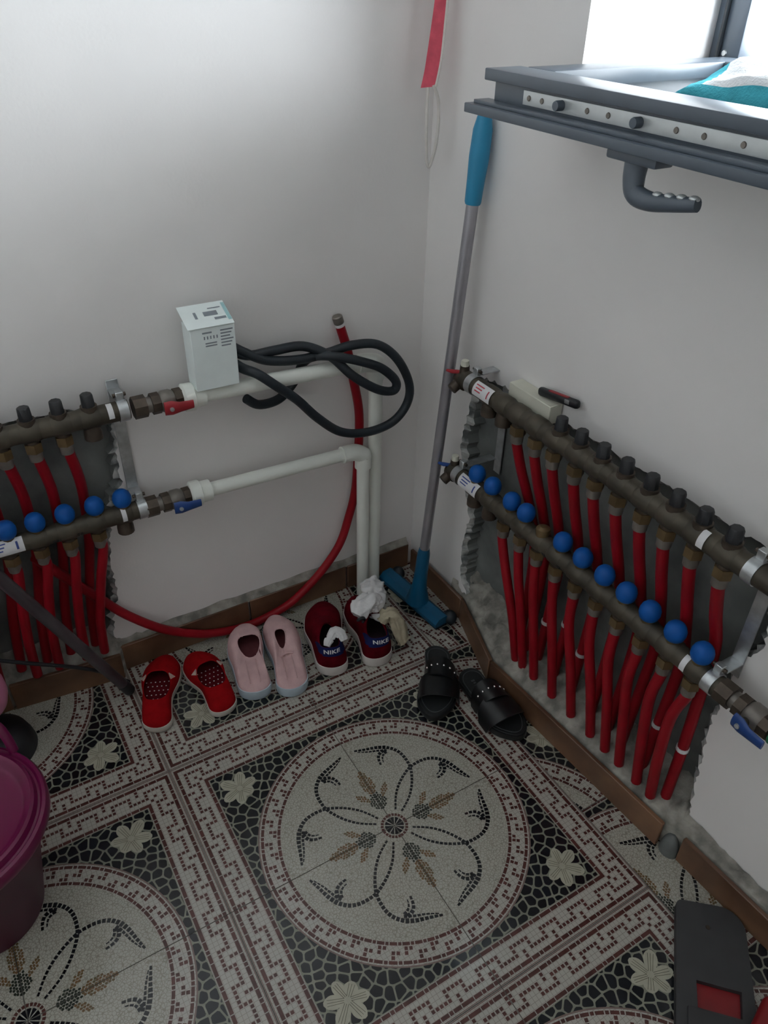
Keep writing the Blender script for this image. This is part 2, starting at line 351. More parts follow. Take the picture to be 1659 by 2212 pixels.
# ------------------------------------------------------------------ patterned floor tiles (flat print kept as thin coloured faces on each tile)
S = 1 / 3
def tile_mesh():
    mb = MB(); Z = [0.0, 0.00010, 0.00020, 0.00030, 0.00040]
    g = 0.0022
    # slab
    mb.add([(x, y, z) for z in (-0.008, 0) for x, y in ((g, g), (1 - g, g), (1 - g, 1 - g), (g, 1 - g))],
           [(3, 2, 1, 0), (4, 5, 6, 7), (0, 1, 5, 4), (1, 2, 6, 5), (2, 3, 7, 6), (3, 0, 4, 7)], 0)
    def ok(p): return all(g <= c <= 1 - g for c in p[:2])
    cnt = [0]
    def poly(P, lay, mat):
        cnt[0] += 1; dz = (cnt[0] % 40) * 1e-6
        # clip to the tile
        for ax in (0, 1):
            for sgn, lim in ((1, g), (-1, -(1 - g))):
                Q = []
                for i in range(len(P)):
                    a, b = P[i - 1], P[i]; da, db = sgn * a[ax] - lim, sgn * b[ax] - lim
                    if (da >= 0) != (db >= 0):
                        t = da / (da - db); Q.append((a[0] + (b[0] - a[0]) * t, a[1] + (b[1] - a[1]) * t))
                    if db >= 0: Q.append(b)
                P = Q
                if len(P) < 3: return
        ar = sum(P[i - 1][0] * P[i][1] - P[i][0] * P[i - 1][1] for i in range(len(P)))
        if ar < 0: P = P[::-1]
        if abs(ar) < 1e-7: return
        mb.add([(x, y, Z[lay] + dz) for x, y in P], [tuple(range(len(P)))], mat)
    c = 0.024; m0 = 0.016
    pos = lambda k: 1 - (m0 + (k + 0.5) * c)
    def cell(k, i, mat=1, sz=0.36):
        for a, b in ((pos(k), pos(i)), (pos(i), pos(k))):
            poly([(a - sz * c, b - sz * c), (a + sz * c, b - sz * c), (a + sz * c, b + sz * c), (a - sz * c, b + sz * c)], 1, mat)
    def dash(k0, n, i, mat=1):
        a1 = 1 - (m0 + k0 * c) - 0.1 * c; a0 = 1 - (m0 + (k0 + n) * c) + 0.1 * c; h = 0.40 * c; b = pos(i)
        poly([(a0, b - h), (a1, b - h), (a1, b + h), (a0, b + h)], 1, mat)
        poly([(b - h, a0), (b - h, a1), (b + h, a1), (b + h, a0)], 1, mat)
    for i, st in ((0, 0), (6, 6)):
        k = st; q = 0
        while k < 41:
            n = (3, 2, 1, 2)[q % 4]; dash(k, n, i); k += n; q += 1
    for (lo, hi) in ((0.0035, 0.009),):          # thin rose line right at the outer edge
        poly([(0, 1 - hi), (1, 1 - hi), (1, 1 - lo), (0, 1 - lo)], 1, 2); poly([(1 - hi, 0), (1 - hi, 1), (1 - lo, 1), (1 - lo, 0)], 1, 2)
    done = set()
    def put(col, row):
        if (col, row) in done or col < row: return
        done.add((col, row)); cell(col + 2, row + 2)
    for p in range(0, 41, 8):
        for q in range(0, 5): put(p + q, 0)
        for q in range(4, 9): put(p + q, 2)
        put(p + 4, 1); put(p + 8, 1)
        cell(p + 8, 1); cell(p + 8, 2)
    for q in range(0, 5): pass
    cell(4, 4); cell(5, 5)
    # black net panel
    E_ = 1 - (m0 + 7 * c) - 0.002
    RO = 0.775
    poly([(0, 0), (E_, 0), (E_, E_), (0, E_)], 1, 3)
    rnd = random.Random(21); pts = []
    tries = 0
    while len(pts) < 260 and tries < 20000:
        tries += 1
        p = (rnd.uniform(-0.03, E_ + 0.03), rnd.uniform(-0.03, E_ + 0.03))
        if math.hypot(*p) < RO - 0.07: continue
        if all((p[0] - q[0]) ** 2 + (p[1] - q[1]) ** 2 > 0.047 ** 2 for q in pts): pts.append(p)
    for i, p in enumerate(pts):
        P = [(p[0] - 0.09, p[1] - 0.09), (p[0] + 0.09, p[1] - 0.09), (p[0] + 0.09, p[1] + 0.09), (p[0] - 0.09, p[1] + 0.09)]
        P = [(min(x, E_ - 0.004), min(y, E_ - 0.004)) for x, y in P]
        for j, q in enumerate(pts):
            if i == j: continue
            dx, dy = q[0] - p[0], q[1] - p[1]; d = math.hypot(dx, dy)
            if d > 0.2: continue
            lim = d / 2 - 0.0046; Q = []
            for a, b in zip([P[-1]] + P[:-1], P):
                da = lim - ((a[0] - p[0]) * dx + (a[1] - p[1]) * dy) / d; db = lim - ((b[0] - p[0]) * dx + (b[1] - p[1]) * dy) / d
                if (da >= 0) != (db >= 0):
                    t = da / (da - db); Q.append((a[0] + (b[0] - a[0]) * t, a[1] + (b[1] - a[1]) * t))
                if db >= 0: Q.append(b)
            P = Q
            if len(P) < 3: break
        if len(P) < 3: continue
        R_ = []
        for a, b in zip(P, P[1:] + P[:1]):          # round the cell once
            R_.append((a[0] * 0.84 + b[0] * 0.16, a[1] * 0.84 + b[1] * 0.16)); R_.append((a[0] * 0.16 + b[0] * 0.84, a[1] * 0.16 + b[1] * 0.84))
        if max(math.hypot(*q) for q in R_) > RO - 0.02: poly(R_, 2, 4)
    # blossom in the corner
    fx = fy = 0.672
    for ang, ln, wd in ((45, 0.125, 0.036), (110, 0.118, 0.034), (165, 0.108, 0.030), (225, 0.085, 0.036), (285, 0.108, 0.030), (-20, 0.118, 0.034)):
        a = math.radians(ang); u = (math.cos(a), math.sin(a)); w = (-u[1], u[0])
        def pt(t, s_): return (fx + u[0] * t + w[0] * s_, fy + u[1] * t + w[1] * s_)
        prof = [(ln * t, wd * max(0.0, math.sin(PI * (0.04 + 0.94 * t) ** 1.45)) ** 0.65) for t in [q / 9 for q in range(10)]]
        poly([pt(t, s_) for t, s_ in prof] + [pt(t, -s_) for t, s_ in prof[::-1]], 3, 5)
        for k in (-0.45, 0, 0.45):
            poly([pt(ln * 0.15, k * wd * 0.6 - 0.0012), pt(ln * 0.85, k * wd * 0.9 - 0.0012), pt(ln * 0.85, k * wd * 0.9 + 0.0012), pt(ln * 0.15, k * wd * 0.6 + 0.0012)], 4, 6)
    # medallion disc and its key-pattern ring
    NA = 48
    arc = lambda r, a0, a1, n=4: [(r * math.cos(lerp(a0, a1, q / n)), r * math.sin(lerp(a0, a1, q / n))) for q in range(n + 1)]
    for q in range(NA):
        a0, a1 = q * PI / 2 / NA, (q + 1) * PI / 2 / NA
        poly([(0, 0)] + arc(0.650, a0, a1, 1), 3, 7)
        poly(arc(0.776, a0, a1, 1) + arc(0.768, a0, a1, 1)[::-1], 3, 2)
        poly(arc(0.768, a0, a1, 1) + arc(0.650, a0, a1, 1)[::-1], 3, 8)
    da = PI / 2 / NA
    def rc(a, n, r, h=0.0092, gap=0.12, mat=1):
        poly(arc(r - h, (a + gap) * da, (a + n - gap) * da, 3) + arc(r + h, (a + gap) * da, (a + n - gap) * da, 3)[::-1], 4, mat)
    a = 0; q = 0
    while a < NA:
        n = (2, 1, 2, 1)[q % 4]; rc(a, n, 0.752, 0.0085); rc(a, n, 0.660, 0.0085); a += n; q += 1
    for p in range(0, NA, 6):
        rc(p + 0.5, 1, 0.729); rc(p + 0.5, 1, 0.706); rc(p + 1.6, 1, 0.706)
        rc(p + 3.4, 1, 0.706); rc(p + 3.4, 1, 0.683); rc(p + 4.5, 1, 0.683)
    # scrolls (tesserae along curves), mirrored over the diagonal
    def tess(P, w0, w1, size, mat=4, both=True, taper=True, k=14):
        C = cr([(x, y, 0) for x, y in P], k); acc = [0]
        for i in range(1, len(C)): acc.append(acc[-1] + (C[i] - C[i - 1]).length)
        Lt = acc[-1]; n = max(2, int(Lt / size))
        def at(d):
            for i in range(1, len(C)):
                if acc[i] >= d: return C[i - 1].lerp(C[i], (d - acc[i - 1]) / max(1e-9, acc[i] - acc[i - 1]))
            return C[-1]
        for i in range(n):
            d0, d1 = (i + 0.12) * Lt / n, (i + 0.88) * Lt / n
            p0, p1 = at(d0), at(d1); t = (p1 - p0).normalized(); nn = V((-t.y, t.x, 0))
            f0, f1 = d0 / Lt, d1 / Lt
            wa, wb = lerp(w0, w1, f0), lerp(w0, w1, f1)
            if callable(taper): wa, wb = taper(f0), taper(f1)
            Q = [p0 - nn * wa, p1 - nn * wb, p1 + nn * wb, p0 + nn * wa]
            poly([(q_.x, q_.y) for q_ in Q], 4, mat)
            if both: poly([(q_.y, q_.x) for q_ in Q][::-1], 4, mat)
    A = [(0.058, 0.083), (0.111, 0.166), (0.17, 0.224), (0.23, 0.264), (0.289, 0.291), (0.348, 0.299), (0.406, 0.294), (0.454, 0.273), (0.492, 0.237)]
    tess(A, 0, 0, 0.024, taper=lambda f: 0.0058 + 0.0062 * f)
    B_ = [(0.492, 0.237), (0.519, 0.187), (0.540, 0.122), (0.566, 0.045)]
    tess(B_, 0.0140, 0.006, 0.024)
    tess([(0.468, 0.232), (0.494, 0.182), (0.518, 0.120), (0.55, 0.06)], 0.0090, 0.003, 0.022)
    tess([(0.480, 0.215), (0.470, 0.175), (0.440, 0.152), (0.392, 0.142)], 0.0130, 0.006, 0.022)
    tess([(0.462, 0.225), (0.45, 0.19), (0.425, 0.172), (0.400, 0.166)], 0.0095, 0.003, 0.022)
    # bud straddling the seam, drawn on each axis
    rnd2 = random.Random(4)
    def bud(x, y):
        if x < 0.12 or x > 0.44 or y < 0: return None
        if 0.13 < x < 0.24 and y < 0.048 * math.sin(PI * (x - 0.12) / 0.13) ** 0.6: return 9
        if 0.20 < x < 0.44 and y < 0.036 * (1 - ((x - 0.31) / 0.13) ** 2): return 10
        s_ = (x - 0.19) / 0.09
        if 0 < s_ < 1 and abs(y - (0.035 + 0.07 * s_)) < 0.020 * math.sin(PI * s_) ** 0.7 + 0.004: return 10
        return None
    gx = 0.0165
    for i in range(6, 30):
        for j in range(0, 9):
            x = i * gx + (gx / 2 if j % 2 else 0) + rnd2.uniform(-0.002, 0.002); y = (j + 0.45) * gx * 0.8 + rnd2.uniform(-0.0015, 0.0015)
            m_ = bud(x, y)
            if m_:
                w = gx * 0.50; P = [(x - w, y - w * 0.2), (x - w * 0.2, y - w * 0.85), (x + w * 0.9, y - w * 0.4), (x + w * 0.8, y + w * 0.5), (x - w * 0.3, y + w * 0.85)]
                poly(P, 4, m_); poly([(q_[1], q_[0]) for q_ in P][::-1], 4, m_)
    # hub
    for q in range(3):
        a0, a1 = q * PI / 6 + 0.06, (q + 1) * PI / 6 - 0.06
        poly([(0.006 * math.cos((a0 + a1) / 2), 0.006 * math.sin((a0 + a1) / 2))] + arc(0.055, a0, a1, 3), 4, 4)
    for q in range(6):
        a0, a1 = q * PI / 12 + 0.035, (q + 1) * PI / 12 - 0.035
        poly(arc(0.079, a0, a1, 2) + arc(0.063, a0, a1, 2)[::-1], 4, 1)
    # scale to metres in the plane
    mb.v = [(x * S, y * S, z) for x, y, z in mb.v]
    me = bpy.data.meshes.new('tile'); me.from_pydata(mb.v, [], mb.f)
    for n_ in ('cream', 'brown', 'tileline', 'net', 'black', 'flower', 'flowerline', 'disc', 'cream', 'leafdark', 'leaf'): me.materials.append(M[n_])
    me.polygons.foreach_set('material_index', mb.m); me.update()
    return me
TILE = tile_mesh()
offs = ((0, 0), (1, 0), (1, 1), (0, 1))
for bi in range(-3, 1):
    for bj in range(-4, 2):
        for k in range(4):
            cx, cy = 2 * bi, 2 * bj
            dx, dy = ((0.5, 0.5), (-0.5, 0.5), (-0.5, -0.5), (0.5, -0.5))[k]
            mx_, my_ = cx + dx, cy + dy
            if mx_ < -5 or mx_ > 1 or my_ < -7 or my_ > 2: continue
            o = link('tile', TILE, floor); o.location = (cx * S, cy * S, 0); o.rotation_euler = (0, 0, k * PI / 2)
# narrow cut strip along the right wall, pieces turned and shifted as laid
for y0, y1, a0, b0 in ((1.0, 2.0, 0.60, -1.0), (0.39, 1.0, 0.15, -0.15), (-0.47, 0.39, 0.52, 0.608), (-1.3, -0.47, 0.0, 1.3), (-2.3, -1.3, 0.3, 2.3), (-3.3, -2.3, 0.0, 3.3), (-4.3, -3.3, 0.5, 4.3), (-5.3, -4.3, 0.1, 5.3), (-6.3, -5.3, 0.4, 6.3)):
    bm = bmesh.new(); bm.from_mesh(TILE)
    bmesh.ops.translate(bm, verts=bm.verts, vec=((1 - a0) * S, -b0 * S, 0))
    gp = 0.0009
    for co, no in (((S + gp, 0, 0), (-1, 0, 0)), ((XR - 0.001, 0, 0), (1, 0, 0)), ((0, y0 * S + gp, 0), (0, -1, 0)), ((0, y1 * S - gp, 0), (0, 1, 0))):
        bmesh.ops.bisect_plane(bm, geom=bm.verts[:] + bm.edges[:] + bm.faces[:], plane_co=co, plane_no=no, clear_outer=True)
    me = bpy.data.meshes.new('cut_tile'); bm.to_mesh(me); bm.free()
    for m_ in TILE.materials: me.materials.append(m_)
    link('cut_tile', me, floor)

# ------------------------------------------------------------------ baseboards and mortar
def board(p, q, h, t, parent, top=None):
    """one brown skirting tile standing from p to q (x,y) with its face on that line"""
    p, q = V((*p, 0)), V((*q, 0)); d = (q - p); L_ = d.length; d.normalize(); n = V((-d.y, d.x, 0))
    o = MB().box((0, 0, 0), (L_ - 0.003, t, h), 0, bev=0.0015, seg=1).build('skirting_tile', 'marble', parent)
    o.location = (p + q) / 2 - n * (t / 2) * (1) + V((0, 0, h / 2)); o.rotation_euler = (0, 0, math.atan2(d.y, d.x))
    return o
bl = struct(bpy.data.objects.new('baseboard_left', None)); COL.objects.link(bl)
for a, b in (((XMIN + 0.01, 0.652), (-1.28, 0.652)), ((-1.28, 0.652), (-0.92, 0.652)), ((-0.92, 0.652), (-0.572, 0.655)), ((-0.570, 0.652), (-0.336, 0.627)), ((-0.332, 0.650), (-0.02, 0.651)), ((-0.018, 0.651), (0.25, 0.651)), ((0.252, 0.650), (0.442, 0.652))):
    board(b, a, 0.072, 0.009, bl)
br = struct(bpy.data.objects.new('baseboard_right', None)); COL.objects.link(br)
BR = [(0.447, 0.640), (0.448, 0.408), (0.384, 0.205), (0.413, -0.282), (0.424, -0.318), (0.440, -0.66), (0.444, -1.0), (0.444, -1.4), (0.444, -1.9), (0.444, -2.3)]
for i, (a, b) in enumerate(zip(BR[:-1], BR[1:])):
    if i == 3: continue
    board(a, b, 0.066, 0.009, br)

def mortar(name, rows, parent):
    o = MB().grid(rows, 0).build(name, 'mortar', parent, angle=80); return o
def nz(x, y, z, s_=40, a=0.004): return a * noise.noise(V((x * s_, y * s_, z * s_)))
rows = []
for i in range(170):
    y = lerp(0.47, -1.25, i / 169)
    fx_ = next(lerp(a[0], b[0], (y - a[1]) / (b[1] - a[1])) for a, b in zip([(0.447, 0.7)] + BR, BR) if b[1] <= y <= a[1])
    inn = -0.29 < y < 0.44
    xb = XR + (0.042 if inn else -0.001); zt = 0.112 if inn else (0.086 if y > 0 else 0.072)
    row = []
    for j in range(9):
        t = j / 8; x = lerp(fx_ + 0.006, xb, t); z = lerp(0.063, zt, t ** 0.8)
        row.append((x + nz(x, y, 3, 60, 0.004) * (0 < j < 8), y, z + (nz(x, y, 0, 55, 0.016) * (j > 0) + nz(x, y, 9, 150, 0.008)) * (1.0 if inn else 0.45)))
    row = [(row[0][0], y, 0.0)] + row
    rows.append(row)
mortar('mortar_bed', rows, wall_right)
rows = []
for i in range(60):
    x = lerp(-0.95, -0.24, i / 59)
    fy_ = 0.655 if x < -0.572 else (lerp(0.656, 0.634, (x + 0.572) / 0.236) if x < -0.334 else 0.650)
    inn = x < -0.335; yb = YL + (0.036 if inn else -0.001); zt = 0.125 if inn else 0.082
    row = [(x, fy_ + 0.006, 0.0)]
    for j in range(8):
        t = j / 7; y = lerp(fy_ + 0.006, yb, t); row.append((x, y, lerp(0.070, zt, t) + nz(x, y, 0, 55, 0.010) * (j > 0) + nz(x, y, 4, 150, 0.004)))
    rows.append(row)
o = MB().grid(rows, 0, flip=True).build('mortar_bed', 'mortar', wall_left, angle=80)
# rough plaster seam along the top of the left skirting
rows = []
for i in range(80):
    x = lerp(-0.24, 0.44, i / 79); a = 0.5 + 0.5 * noise.noise(V((x * 18, 3, 1)))
    rows.append([(x, 0.655, 0.066), (x, 0.655 - 0.003 * a, 0.073 + 0.004 * a), (x, 0.662, 0.078 + 0.006 * a), (x, 0.6665, 0.083 + 0.012 * a)])
MB().grid(rows, 0, flip=True).build('mortar_seam', 'mortar', wall_left, angle=80)
# cement dabs: under the white pipes, and the dark lump between two skirting tiles
def lump(c, r, h, mat, parent, seed, name='cement_dab'):
    rows = []; n = 22
    for i in range(6):
        t = i / 5; row = []
        for j in range(n):
            a = 2 * PI * j / n; k = 1 + 0.35 * noise.noise(V((math.cos(a) * 1.3 + seed, math.sin(a) * 1.3, seed)))
            rr = r * k * math.cos(t * PI / 2) + 1e-4; row.append((c[0] + rr * math.cos(a), c[1] + rr * math.sin(a), c[2] + h * math.sin(t * PI / 2)))
        rows.append(row)
    return MB().grid(rows, 0, wrap=True).build(name, mat, parent, angle=80)
lump((0.300, 0.598, 0.0004), 0.040, 0.006, 'mortar', floor, 3)
lump((0.418, -0.300, 0.0004), 0.017, 0.046, 'concrete', wall_right, 5)

# ------------------------------------------------------------------ window: frame in the opening, sash folded down onto the sill
wf = struct(bpy.data.objects.new('window_1', None)); COL.objects.link(wf)
FX0, FX1, FW = 0.735, 0.795, 0.058
for nm, c, s_ in (('frame_jamb', ((FX0 + FX1) / 2, WY1 - FW / 2, (WZ0 + WZ1) / 2), (FX1 - FX0, FW, WZ1 - WZ0)),
                  ('frame_jamb', ((FX0 + FX1) / 2, WY0 + FW / 2, (WZ0 + WZ1) / 2), (FX1 - FX0, FW, WZ1 - WZ0)),
                  ('frame_rail', ((FX0 + FX1) / 2, (WY0 + WY1) / 2, WZ0 + FW / 2), (FX1 - FX0, WY1 - WY0 - 2 * FW, FW)),
                  ('frame_rail', ((FX0 + FX1) / 2, (WY0 + WY1) / 2, WZ1 - FW / 2), (FX1 - FX0, WY1 - WY0 - 2 * FW, FW)),
                  ('transom', ((FX0 + FX1) / 2, (WY0 + WY1) / 2, 1.70), (FX1 - FX0, WY1 - WY0 - 2 * FW, 0.06))):
    MB().box(c, s_, 0, bev=0.003).build(nm, 'frame', wf)
for z_ in (1.24, 1.33, 1.42, 1.52, 1.62): MB().lathe([(0, 0.002), (0.004, 0.002), (0.005, 0)], (FX0, WY1 - 0.03, z_), (-1, 0, 0), 12).build('screw', 'steel', wf)
MB().box((FX0 - 0.004, WY1 - 0.020, (WZ0 + WZ1) / 2), (0.008, 0.004, WZ1 - WZ0 - 0.1), 0).build('seal', 'gasket', wf)
MB().box(((FX0 + FX1) / 2, (WY0 + WY1) / 2, (1.73 + WZ1 - FW) / 2), (0.012, WY1 - WY0 - 2 * FW - 0.004, WZ1 - FW - 1.73 - 0.004), 0).build('pane', 'glass', wf)

sash = thing('window_sash', 'dark grey window sash folded down flat onto the sill with handle underneath', 'window sash', (0.258, 0.25, 1.18))
LY = 1.0                                                # length along the wall (runs out of view)
def sb(name, x0, x1, y0, y1, z0, z1, mat='upvc', bev=0.0015):
    o = MB().box(((x0 + x1) / 2 - 0.258, (y0 + y1) / 2 - 0.25, (z0 + z1) / 2 - 1.18), (x1 - x0, y1 - y0, z1 - z0), 0, bev=bev).build(name, mat, sash); return o
Y1 = 0.25; Y0 = Y1 - LY; X0, X1 = 0.258, 0.728; W_ = 0.066
sb('front_rail', X0 + 0.012, X0 + W_, Y0, Y1 - 0.010, 1.1925, 1.2215)
sb('rail_bead', X0, X0 + W_ - 0.004, Y0, Y1, 1.2218, 1.2362)
sb('rail_lip', X0 - 0.015, X0 + W_, Y0, Y1 + 0.022, 1.1800, 1.1922)
sb('rail_groove', X0 - 0.006, X0 + 0.02, Y0, Y1 + 0.012, 1.1924, 1.1970, 'upvc', 0.0005)
sb('side_rail', X0 + W_, X1, Y1 - W_, Y1 - 0.010, 1.1925, 1.2360)
sb('side_lip', X0 + W_, XR - 0.004, Y1 - 0.010, Y1 + 0.022, 1.1800, 1.1922)
sb('side_rail', X0 + W_, X1, Y0, Y0 + W_, 1.1800, 1.2360)
sb('hinge_rail', X1 - W_, X1, Y0 + W_, Y1 - W_, 1.1800, 1.2360)
sb('glass_bead', X0 + W_, X0 + W_ + 0.014, Y0 + W_, Y1 - W_, 1.206, 1.228, 'gasket')
sb('glass_pane', X0 + W_ - 0.004, X1 - W_ + 0.004, Y0 + W_ - 0.004, Y1 - W_ + 0.004, 1.200, 1.216, 'glass', 0)
st = sb('locking_strip', X0 + 0.0095, X0 + 0.0118, Y0, Y1 - 0.075, 1.2005, 1.2175, 'alu', 0.0004)
for i, dy in enumerate((0.012, 0.038, 0.076, 0.122, 0.158, 0.208, 0.262, 0.30, 0.35)):
    yy = Y1 - 0.075 - dy; loc = V((X0 + 0.0095 - 0.258, yy - 0.25, 1.209 - 1.18))
    if i in (2, 5): MB().lathe([(0.0, -0.011), (0.0055, -0.011), (0.0062, -0.009), (0.0062, 0)], loc, (1, 0, 0), 16).build('locking_cam', 'upvc', sash)
    else: MB().lathe([(0.0, -0.0012), (0.003, -0.0012), (0.0036, 0)], loc, (1, 0, 0), 14).build('screw', 'nickel', sash)
hd = MB().box((0.268 - 0.258, -0.042 - 0.25, 1.174 - 1.18), (0.030, 0.078, 0.0115), 0, bev=0.003).build('handle_plate', 'upvc', sash)
pth = cr([(0.01, -0.290, -0.012), (0.008, -0.292, -0.030), (0.006, -0.300, -0.044), (0.004, -0.325, -0.047), (0.004, -0.355, -0.043), (0.004, -0.392, -0.036)], 6)
MB().tube(pth, [lerp(0.0155, 0.0078, i / (len(pth) - 1)) for i in range(len(pth))], 14, 0, flat=0.8).build('handle_lever', 'upvc', sash)
for i in range(4): MB().ball((0.004, -0.335 - 0.017 * i, -0.0375 + 0.0022 * i), 0.0062, 0, 6, (0.9, 1.1, 0.55)).build('finger_ridge', 'alu', sash)

# cloth lying on the sash
def cloth(name, x0, x1, y0, y1, z0, seed, mats, colfn, label, cat):
    nx, ny = 34, 44; mb = MB(); top = []
    for i in range(nx + 1):
        row = []
        for j in range(ny + 1):
            u, w = i / nx, j / ny; e = min(u, 1 - u, w, 1 - w); k = min(1, e / 0.10)
            h = 0.008 + 0.028 * math.sqrt(max(0, 1 - (1 - k) ** 2)) * (0.75 + 0.55 * noise.noise(V((u * 4 + seed, w * 5, seed)))) + 0.006 * noise.noise(V((u * 16, w * 16, seed)))
            x = lerp(x0, x1, u) + 0.012 * noise.noise(V((w * 4, seed, 1))); y = lerp(y0, lerp(y1 - 0.09, y1 + 0.02, u), w) + 0.012 * noise.noise(V((u * 4, seed, 2)))
            row.append((x, y, z0 + max(0.006, h) * (0.35 + 0.65 * k)))
        top.append(row)
    n = ny + 1
    vs_ = [p for r in top for p in r]; nv = len(vs_); vs_ += [(p[0], p[1], z0) for p in vs_]
    for i in range(nx):
        for j in range(ny):
            a = i * n + j
            mb.add([], [], 0); mb.f.append((a, a + n, a + n + 1, a + 1)); mb.m.append(colfn(i / nx, j / ny))
            mb.f.append((nv + a, nv + a + 1, nv + a + n + 1, nv + a + n)); mb.m.append(0)
    ed = [(i * n, (i + 1) * n) for i in range(nx)] + [(nx * n + j, nx * n + j + 1) for j in range(ny)] + [((i + 1) * n + ny, i * n + ny) for i in range(nx)] + [(j + 1, j) for j in range(ny)]
    for a, b in ed: mb.f.append((b, a, nv + a, nv + b)); mb.m.append(0)
    mb.v = vs_
    return tag(mb.build(name, mats, angle=80), label, cat)
cloth('folded_towel', 0.432, 0.650, -0.42, 0.158, 1.2165, 2.0, ['towelt', 'towelw', 'towelr'],
      lambda u, w: 0 if (u < 0.05 or w > 0.925) else (2 if (abs(w - 0.55 - 0.25 * (u - 0.5)) < 0.045 or abs(u - 0.7 + 0.3 * (w - 0.3)) < 0.05 and w < 0.5) else 1),
      'white towel with teal border and red stripe lying on the folded-down sash', 'towel')

# ------------------------------------------------------------------ heating manifolds
def mapR(u, w, z): return V((XR - w, u, z))             # along the right wall: u = y, w = distance from wall
def mapL(u, w, z): return V((u, YL - w, z))
def manifold(name, label, mp, z, u0, u1, kind, ports, capped, knobs, W0=0.054, vdir=1):
    """bar from u0 to u1; kind 'upper' has black plugs on top, 'lower' has blue knobs"""
    root = thing(name, label, 'manifold', mp((u0 + u1) / 2, W0, z - 0.019), 0)
    org = root.location.copy()
    G = lambda u, w, zz: mp(u, w, zz) - org
    AX = (mp(1, 0, 0) - mp(0, 0, 0)); OUT = mp(0, 1, 0) - mp(0, 0, 0)
    lo, hi = min(u0, u1), max(u0, u1)
    pth = [G(lerp(lo, hi, i / 30), W0, z) for i in range(31)]
    MB().tube(pth, 0.0185, 20).build('bar', 'brass', root)
    for u in ports:
        o = MB(); o.tube([G(u - 0.017, W0, z), G(u - 0.012, W0, z), G(u + 0.012, W0, z), G(u + 0.017, W0, z)], [0.0186, 0.0205, 0.0205, 0.0186], 20, caps=False); o.build('port_boss', 'brass', root)
        if u in capped:
            MB().tube([G(u, W0, z - 0.014), G(u, W0, z - 0.030), G(u, W0, z - 0.042), G(u, W0, z - 0.044)], [0.014, 0.0165, 0.0165, 0.012], 16).build('blind_cap', 'bronze', root)
        else:
            MB().tube([G(u, W0, z - 0.012), G(u, W0, z - 0.024)], 0.0125, 14).build('outlet_stub', 'bronze', root)
            MB().tube([G(u, W0, z - 0.022), G(u, W0, z - 0.040)], 0.0158, 6).build('outlet_nut', 'brassb', root)
            MB().tube([G(u, W0, z - 0.040), G(u, W0, z - 0.058)], [0.0128, 0.0118], 14).build('pipe_sleeve', 'nickel', root)
    for u in knobs:
        if kind == 'upper':
            MB().tube([G(u, W0, z + 0.014), G(u, W0, z + 0.024)], 0.0150, 16).build('plug_collar', 'bronze', root)
            MB().tube([G(u, W0, z + 0.024), G(u, W0, z + 0.045), G(u, W0, z + 0.047)], [0.0122, 0.0112, 0.0095], 8).build('black_plug', 'blackpl', root)
        else:
            MB().tube([G(u, W0, z + 0.012), G(u, W0, z + 0.024)], 0.013, 14).build('valve_neck', 'brassb', root)
            b = MB(); b.lathe([(0.0120, 0.0), (0.0162, 0.0045), (0.0184, 0.012), (0.0182, 0.019), (0.0158, 0.0265), (0.0115, 0.0318), (0.006, 0.0345), (0.0, 0.0352)], G(u, W0, z + 0.020), (0, 0, 1), 22)
            b.build('blue_knob', 'bluecap', root)
    return root, G, AX, OUT

def sticker(root, G, u0, u1, z, ink, W0=0.054, a0=20, a1=105, lines=True):
    """printed paper label wrapped on the bar"""
    def rows(r, ua, ub, b0, b1): return [[G(lerp(ua, ub, i / 6), W0 + r * math.sin(math.radians(a)), z + r * math.cos(math.radians(a))) for a in [lerp(b0, b1, j / 10) for j in range(11)]] for i in range(7)]
    o = MB().grid(rows(0.0212 if lines else 0.0212, u0, u1, a0, a1), 0).build('sticker', 'sticker', root)
    if lines:
        m = MB(); L_ = u1 - u0
        for k, (p, q) in enumerate(((0.10, 0.55), (0.14, 0.50), (0.12, 0.45))):
            m.grid(rows(0.02135, u0 + p * L_, u0 + q * L_, lerp(a0, a1, 0.2 + 0.2 * k), lerp(a0, a1, 0.28 + 0.2 * k)), 0)
        m.grid(rows(0.02135, u0 + 0.80 * L_, u0 + 0.86 * L_, lerp(a0, a1, 0.25), lerp(a0, a1, 0.75)), 0)
        m.build('printed_marks', ink, o)

def ball_valve(root, G, u, z, sgn, lev, W0=0.054, length=1.0):
    """end nut, ball valve body and lever, going along sgn from u"""
    A = lambda d, w=0.0, zz=0.0: G(u + sgn * d, W0 + w, z + zz)
    MB().tube([A(0.0), A(0.024)], 0.0215, 8).build('end_nut', 'bronze', root)
    MB().tube([A(0.024), A(0.036)], 0.0150, 14).build('nipple', 'nickel', root)
    MB().tube([A(0.034), A(0.050)], 0.0205, 8).build('valve_body_collar', 'bronze', root)
    MB().tube([A(0.050), A(0.056), A(0.070), A(0.078)], [0.0175, 0.021, 0.021, 0.0175], 18).build('valve_body', 'nickel', root)
    MB().tube([A(0.078), A(0.094)], 0.0200, 8).build('valve_body_collar', 'bronze', root)
    MB().tube([A(0.062, 0.018), A(0.062, 0.030)], 0.007, 12).build('valve_stem', 'brass', root)
    p = MB(); p.tube([A(0.050, 0.031), A(0.064, 0.033), A(0.078, 0.036), A(0.104, 0.036)], [0.0135, 0.0145, 0.0105, 0.0085], 12, flat=0.42, up=tuple(A(0, 1) - A(0, 0)))
    lv = p.build('lever', lev, root)
    MB().lathe([(0.0, 0.0055), (0.004, 0.005), (0.0048, 0.0)], A(0.062, 0.036), tuple(A(0, 1) - A(0, 0)), 12).build('lever_screw', 'steel', lv)

